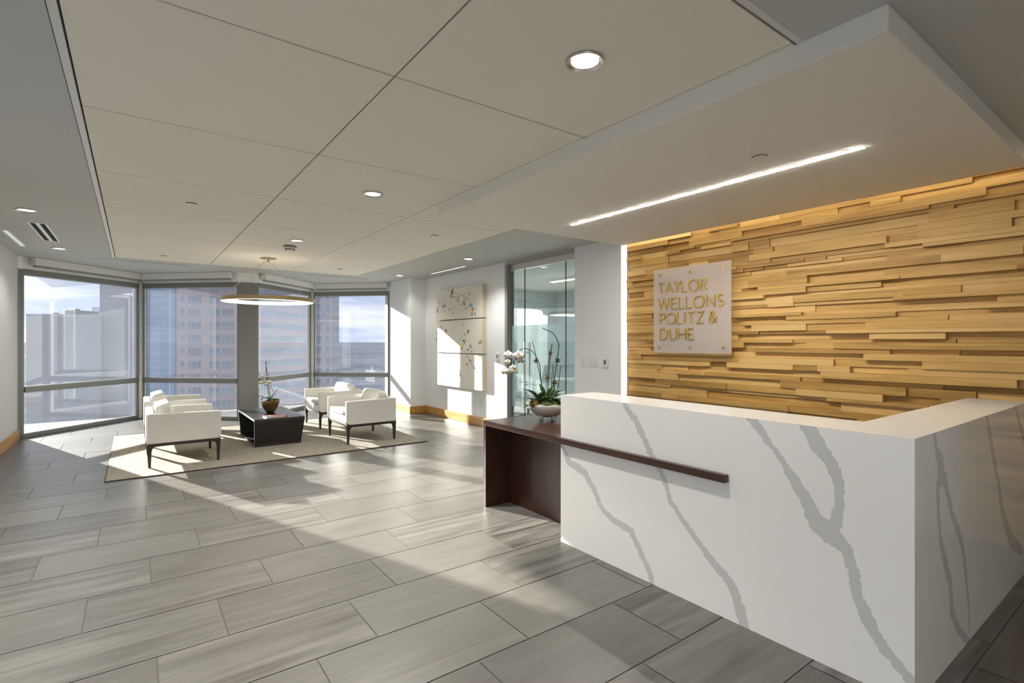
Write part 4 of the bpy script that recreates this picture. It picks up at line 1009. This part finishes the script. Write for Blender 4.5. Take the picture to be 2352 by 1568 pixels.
# ------------------------------------------------------------------ outside
GZ = -62
def out_mat(name, col, var=.15, scale=.3): return mat(name, col, .8, var=var, scale=scale)
m, t_, b_ = nt('distant_land'); tc = t_.nodes.new('ShaderNodeTexCoord')
def onz(s, sc, det):
    mp = t_.nodes.new('ShaderNodeMapping'); mp.inputs['Scale'].default_value = sc; L(t_, tc.outputs['Object'], mp.inputs['Vector'])
    n = t_.nodes.new('ShaderNodeTexNoise'); n.inputs['Scale'].default_value = s; n.inputs['Detail'].default_value = det; L(t_, mp.outputs[0], n.inputs['Vector']); return n.outputs['Fac']
a_ = onz(.004, (1, 1, 1), 8); c_ = onz(.03, (1, 1, 1), 6)
f_ = mnode(t_, 'ADD', mnode(t_, 'MULTIPLY', a_, .5), mnode(t_, 'MULTIPLY', c_, .5))
r_ = t_.nodes.new('ShaderNodeValToRGB'); e = r_.color_ramp.elements; e[0].position = .40; e[0].color = (.035, .045, .07, 1); e[1].position = .66; e[1].color = (.42, .43, .50, 1); x = e.new(.53); x.color = (.07, .08, .105, 1); x = e.new(.60); x.color = (.13, .14, .17, 1)
L(t_, f_, r_.inputs[0]); L(t_, r_.outputs[0], b_.inputs['Base Color']); b_.inputs['Roughness'].default_value = 1; b_.inputs['Specular IOR Level'].default_value = 0
M['land'] = m
bm = newbm(); bm.faces.new([bm.verts.new(p) for p in ((-30000, -2000, GZ), (30000, -2000, GZ), (30000, 40000, GZ), (-30000, 40000, GZ))])
o = struct('ground_outside', bm, 'land'); o.name = 'ground'
def obox(bm, l0, l1, d0, d1, z0, z1, mi=0):
    boxv(bm, [tuple(LD(l, d, z)) for z in (z0, z1) for d in (d0, d1) for l in (l0, l1)], mi)
# dark slab building to the left
db = thing('office_tower', 'dark glass tower filling the leftmost window', 'building', LD(-70, 90, GZ))
def op_(root, name, f, m_, **k):
    bm = newbm(); f(bm); bmesh.ops.translate(bm, verts=bm.verts[:], vec=-root.location); return obj(name, bm, m_, root, **k)
def zpx(y, d): return CH+(784-y)/FPX*d
def lpx(x, d): return (x-1176)/FPX*d
M['darkglass'] = mat('dark_tower_glass', (.10, .125, .16), .3, var=.25, scale=.12)
M['darkglass2'] = mat('dark_tower_wall', (.125, .15, .185), .5, var=.15, scale=.08)
op_(db, 'low_block', lambda b: prism(b, [tuple(LD(l, d))[:2] for l, d in ((lpx(60, 90), 90), (lpx(232, 90), 90), (lpx(231, 114), 114), (lpx(70, 114), 114))], GZ, zpx(721, 90)), 'darkglass')
op_(db, 'tall_block', lambda b: prism(b, [tuple(LD(l, d))[:2] for l, d in ((lpx(229, 92), 92), (lpx(304, 92), 92), (lpx(296, 118), 118), (lpx(236, 118), 118))], GZ, 60), 'darkglass2')
op_(db, 'roof_plant', lambda b: (obox(b, lpx(149, 95), lpx(177, 95), 95, 100, zpx(722, 95), zpx(712, 95)), obox(b, lpx(171, 95), lpx(174, 95), 95, 96, zpx(712, 95), zpx(709, 95)), obox(b, lpx(122, 95), lpx(125, 95), 95, 96, zpx(724, 95), zpx(717.5, 95))), 'charcoal')
lb = thing('office_block', 'small pale blue block just above the dark roofline in the leftmost window', 'building', LD(lpx(220, 260), 260, GZ))
op_(lb, 'wall', lambda b: obox(b, lpx(211, 260), lpx(232, 260), 260, 280, GZ, zpx(704.5, 260)), mat('pale_blue_tower', (.35, .45, .60), .4, var=.1, scale=.2))
# pink tower
M['pink'] = mat('pink_granite', (.52, .42, .43), .7, var=.06, scale=.1)
M['towerglass'] = mat('tower_window', (.22, .28, .36), .25, var=.3, scale=.15)
M['curtain'] = mat('curtain_wall_blue', (.24, .34, .50), .2, var=.25, scale=.08)
M['mull'] = mat('curtain_wall_mullion', (.50, .56, .66), .5)
D0 = 146.
pt = thing('office_tower', 'pink granite tower with window rows and a blue glass bay, beyond the middle windows', 'building', LD(-90, 150, GZ))
A0 = Vector((lpx(301, D0), D0)); A1_ = Vector((lpx(552, D0), D0)); B1 = Vector((-63.4, 189.))
FH = 3.70
def yq(k): return CH + (784-(715-0))/FPX*D0 + k*FH   # a row of window heads
def body(b):
    pts = [LD(A0.x, A0.y), LD(A1_.x, A1_.y), LD(B1.x, B1.y), LD(B1.x-20, B1.y+20), LD(A0.x, A0.y+60)]
    prism(b, [(p.x, p.y) for p in pts], GZ, 75)
op_(pt, 'wall', body, 'pink')
zr0 = zpx(709, D0)    # window head level of one row (picture y 709)
rowsF = range(-8, 3)
def pane_box(b, A, B, s0, s1, z0, z1, out=.12, mi=0):
    d = (B-A).normalized(); n = Vector((d.y, -d.x)); vs = []
    for z in (z0, z1):
        for nn in (-.1, out):
            for s in (s0, s1):
                p = A+d*s+n*nn; q = LD(p.x, p.y, z); vs.append(tuple(q))
    boxv(b, vs, mi)
def tower_window(nm, A, B, s0, s1, zt, hh_, mulls=(), rail=True, sill=.12):
    def f(b):
        pane_box(b, A, B, s0, s1, zt-hh_, zt)
        for sm in mulls: pane_box(b, A, B, sm-.07, sm+.07, zt-hh_, zt, .17, 1)
        if rail: pane_box(b, A, B, s0, s1, zt-hh_*.77, zt-hh_*.71, .17, 1)
        pane_box(b, A, B, s0, s1, zt-hh_-sill, zt-hh_, .2, 1)
    return op_(pt, nm, f, ['towerglass', 'mull'])
for k in rowsF:
    zt = zr0+k*FH
    for x0, x1, hh_, mu in ((415, 422.5, 1.4, ()), (433.5, 449.5, 1.95, (441,)), (453, 460.5, 1.95, ()), (482, 503, 1.95, (489, 496)), (511, 527, 1.95, (519,)), (530, 536, 1.95, ()), (314, 321, 1.9, ())):
        tower_window('window', A0, A1_, lpx(x0, D0)-A0.x, lpx(x1, D0)-A0.x, zt, hh_, [lpx(m_, D0)-A0.x for m_ in mu], hh_ > 1.5)
op_(pt, 'glass_bay', lambda b: pane_box(b, A0, A1_, lpx(333, D0)-A0.x, lpx(404, D0)-A0.x, GZ, 75, .5), 'curtain')
def baym(b):
    s0 = lpx(333, D0)-A0.x; s1 = lpx(404, D0)-A0.x
    for k in rowsF:
        zt = zr0+k*FH
        for dz in (.15, -1.35, -1.85): pane_box(b, A0, A1_, s0, s1, zt+dz-.06, zt+dz+.06, .62)
    for x in (341, 347, 354, 361, 368, 377, 393.5, 400): pane_box(b, A0, A1_, lpx(x, D0)-A0.x-(.22 if x == 393.5 else .05), lpx(x, D0)-A0.x+(.22 if x == 393.5 else .05), GZ, 75, .6)
op_(pt, 'bay_mullion', baym, 'mull')
# side facade: ribbon windows then paired windows
LB = (B1-A1_).length
def s_at(px_):   # distance along the receding facade where the sight line px_ crosses it
    k = (px_-1176)/FPX; d = B1-A1_
    s = (k*A1_.y-A1_.x)/(d.x-k*d.y); return s*LB
for k in rowsF:
    zt = zr0+k*FH
    tower_window('ribbon_window', A1_, B1, s_at(585), s_at(712), zt, 1.7, [s_at(587)+(s_at(712)-s_at(587))*i/25 for i in range(26)], False, .25)
    for a, c in ((726, 738), (748.5, 755.5), (765, 778)): tower_window('square_window', A1_, B1, s_at(a), s_at(c), zt, 2.0, (), True)
for x in (742, 743.5, 746.5): op_(pt, 'facade_rib', lambda b: pane_box(b, A1_, B1, s_at(x)-.12, s_at(x)+.12, GZ, 75, .3), 'mull')

# low roofs and a road below
M['roof_pale'] = mat('pale_roof', (.42, .43, .44), .8, var=.15, scale=.1)
M['asphalt'] = mat('grey_roof', (.16, .17, .19), .9, var=.2, scale=.1)
for lab, l0, l1, d0_, d1_, z1, m_ in (('pale flat-roofed low building below the leftmost window', -60, -22, 34, 62, -16, 'roof_pale'), ('pale flat-roofed low building at the foot of the pink tower', -45, -12, 90, 135, -34, 'roof_pale')):
    r = thing('low_building', lab, 'building', LD((l0+l1)/2, (d0_+d1_)/2, GZ), 0, 'low flat-roofed buildings below the windows')
    op_(r, 'wall', lambda b: obox(b, l0, l1, d0_, d1_, GZ, z1-1), M['asphalt'])
    op_(r, 'roof', lambda b: (obox(b, l0-.3, l1+.3, d0_-.3, d1_+.3, z1-1, z1), obox(b, l0+4, l0+12, d0_+6, d0_+12, z1, z1+2.5)), m_)

# ------------------------------------------------------------------ sky and sun
w = bpy.data.worlds.new('sky'); scn.world = w; w.use_nodes = True; t_ = w.node_tree; t_.nodes.clear()
o_ = t_.nodes.new('ShaderNodeOutputWorld'); bg = t_.nodes.new('ShaderNodeBackground'); tc = t_.nodes.new('ShaderNodeTexCoord')
mp = t_.nodes.new('ShaderNodeMapping'); mp.inputs['Scale'].default_value = (1.6, 1.6, 9); mp.inputs['Location'].default_value = (.3, 1.1, .4); L(t_, tc.outputs['Generated'], mp.inputs['Vector'])
n_ = t_.nodes.new('ShaderNodeTexNoise'); n_.inputs['Scale'].default_value = 2.6; n_.inputs['Detail'].default_value = 8; n_.inputs['Roughness'].default_value = .55; L(t_, mp.outputs[0], n_.inputs['Vector'])
r_ = t_.nodes.new('ShaderNodeValToRGB'); e = r_.color_ramp.elements; e[0].position = .40; e[0].color = (.56, .64, .90, 1); e[1].position = .56; e[1].color = (.93, .95, 1, 1)
L(t_, n_.outputs['Fac'], r_.inputs[0]); L(t_, r_.outputs[0], bg.inputs[0]); bg.inputs[1].default_value = .46; L(t_, bg.outputs[0], o_.inputs[0])
sl = bpy.data.lights.new('sun', 'SUN'); sl.energy = 13; sl.angle = math.radians(.6); sl.color = (1, .95, .86)
so_ = bpy.data.objects.new('sun', sl); COL.objects.link(so_)
trav = Vector((.37, -1, 0)).normalized()*math.cos(math.radians(14.9)) + Vector((0, 0, -math.sin(math.radians(14.9))))
so_.rotation_euler = trav.to_track_quat('-Z', 'Y').to_euler(); so_.location = (-6, 20, 8)

# ------------------------------------------------------------------ view
vs = scn.view_settings; vs.view_transform = 'Standard'; vs.look = 'None'; vs.gamma = 1; vs.use_curve_mapping = False; vs.exposure = 1.2
cy = scn.cycles; cy.max_bounces = 8; cy.diffuse_bounces = 5; cy.glossy_bounces = 4; cy.use_adaptive_sampling = True; cy.adaptive_threshold = .02; cy.transparent_max_bounces = 16; cy.sample_clamp_indirect = 4; cy.use_denoising = True; cy.caustics_reflective = False; cy.caustics_refractive = False
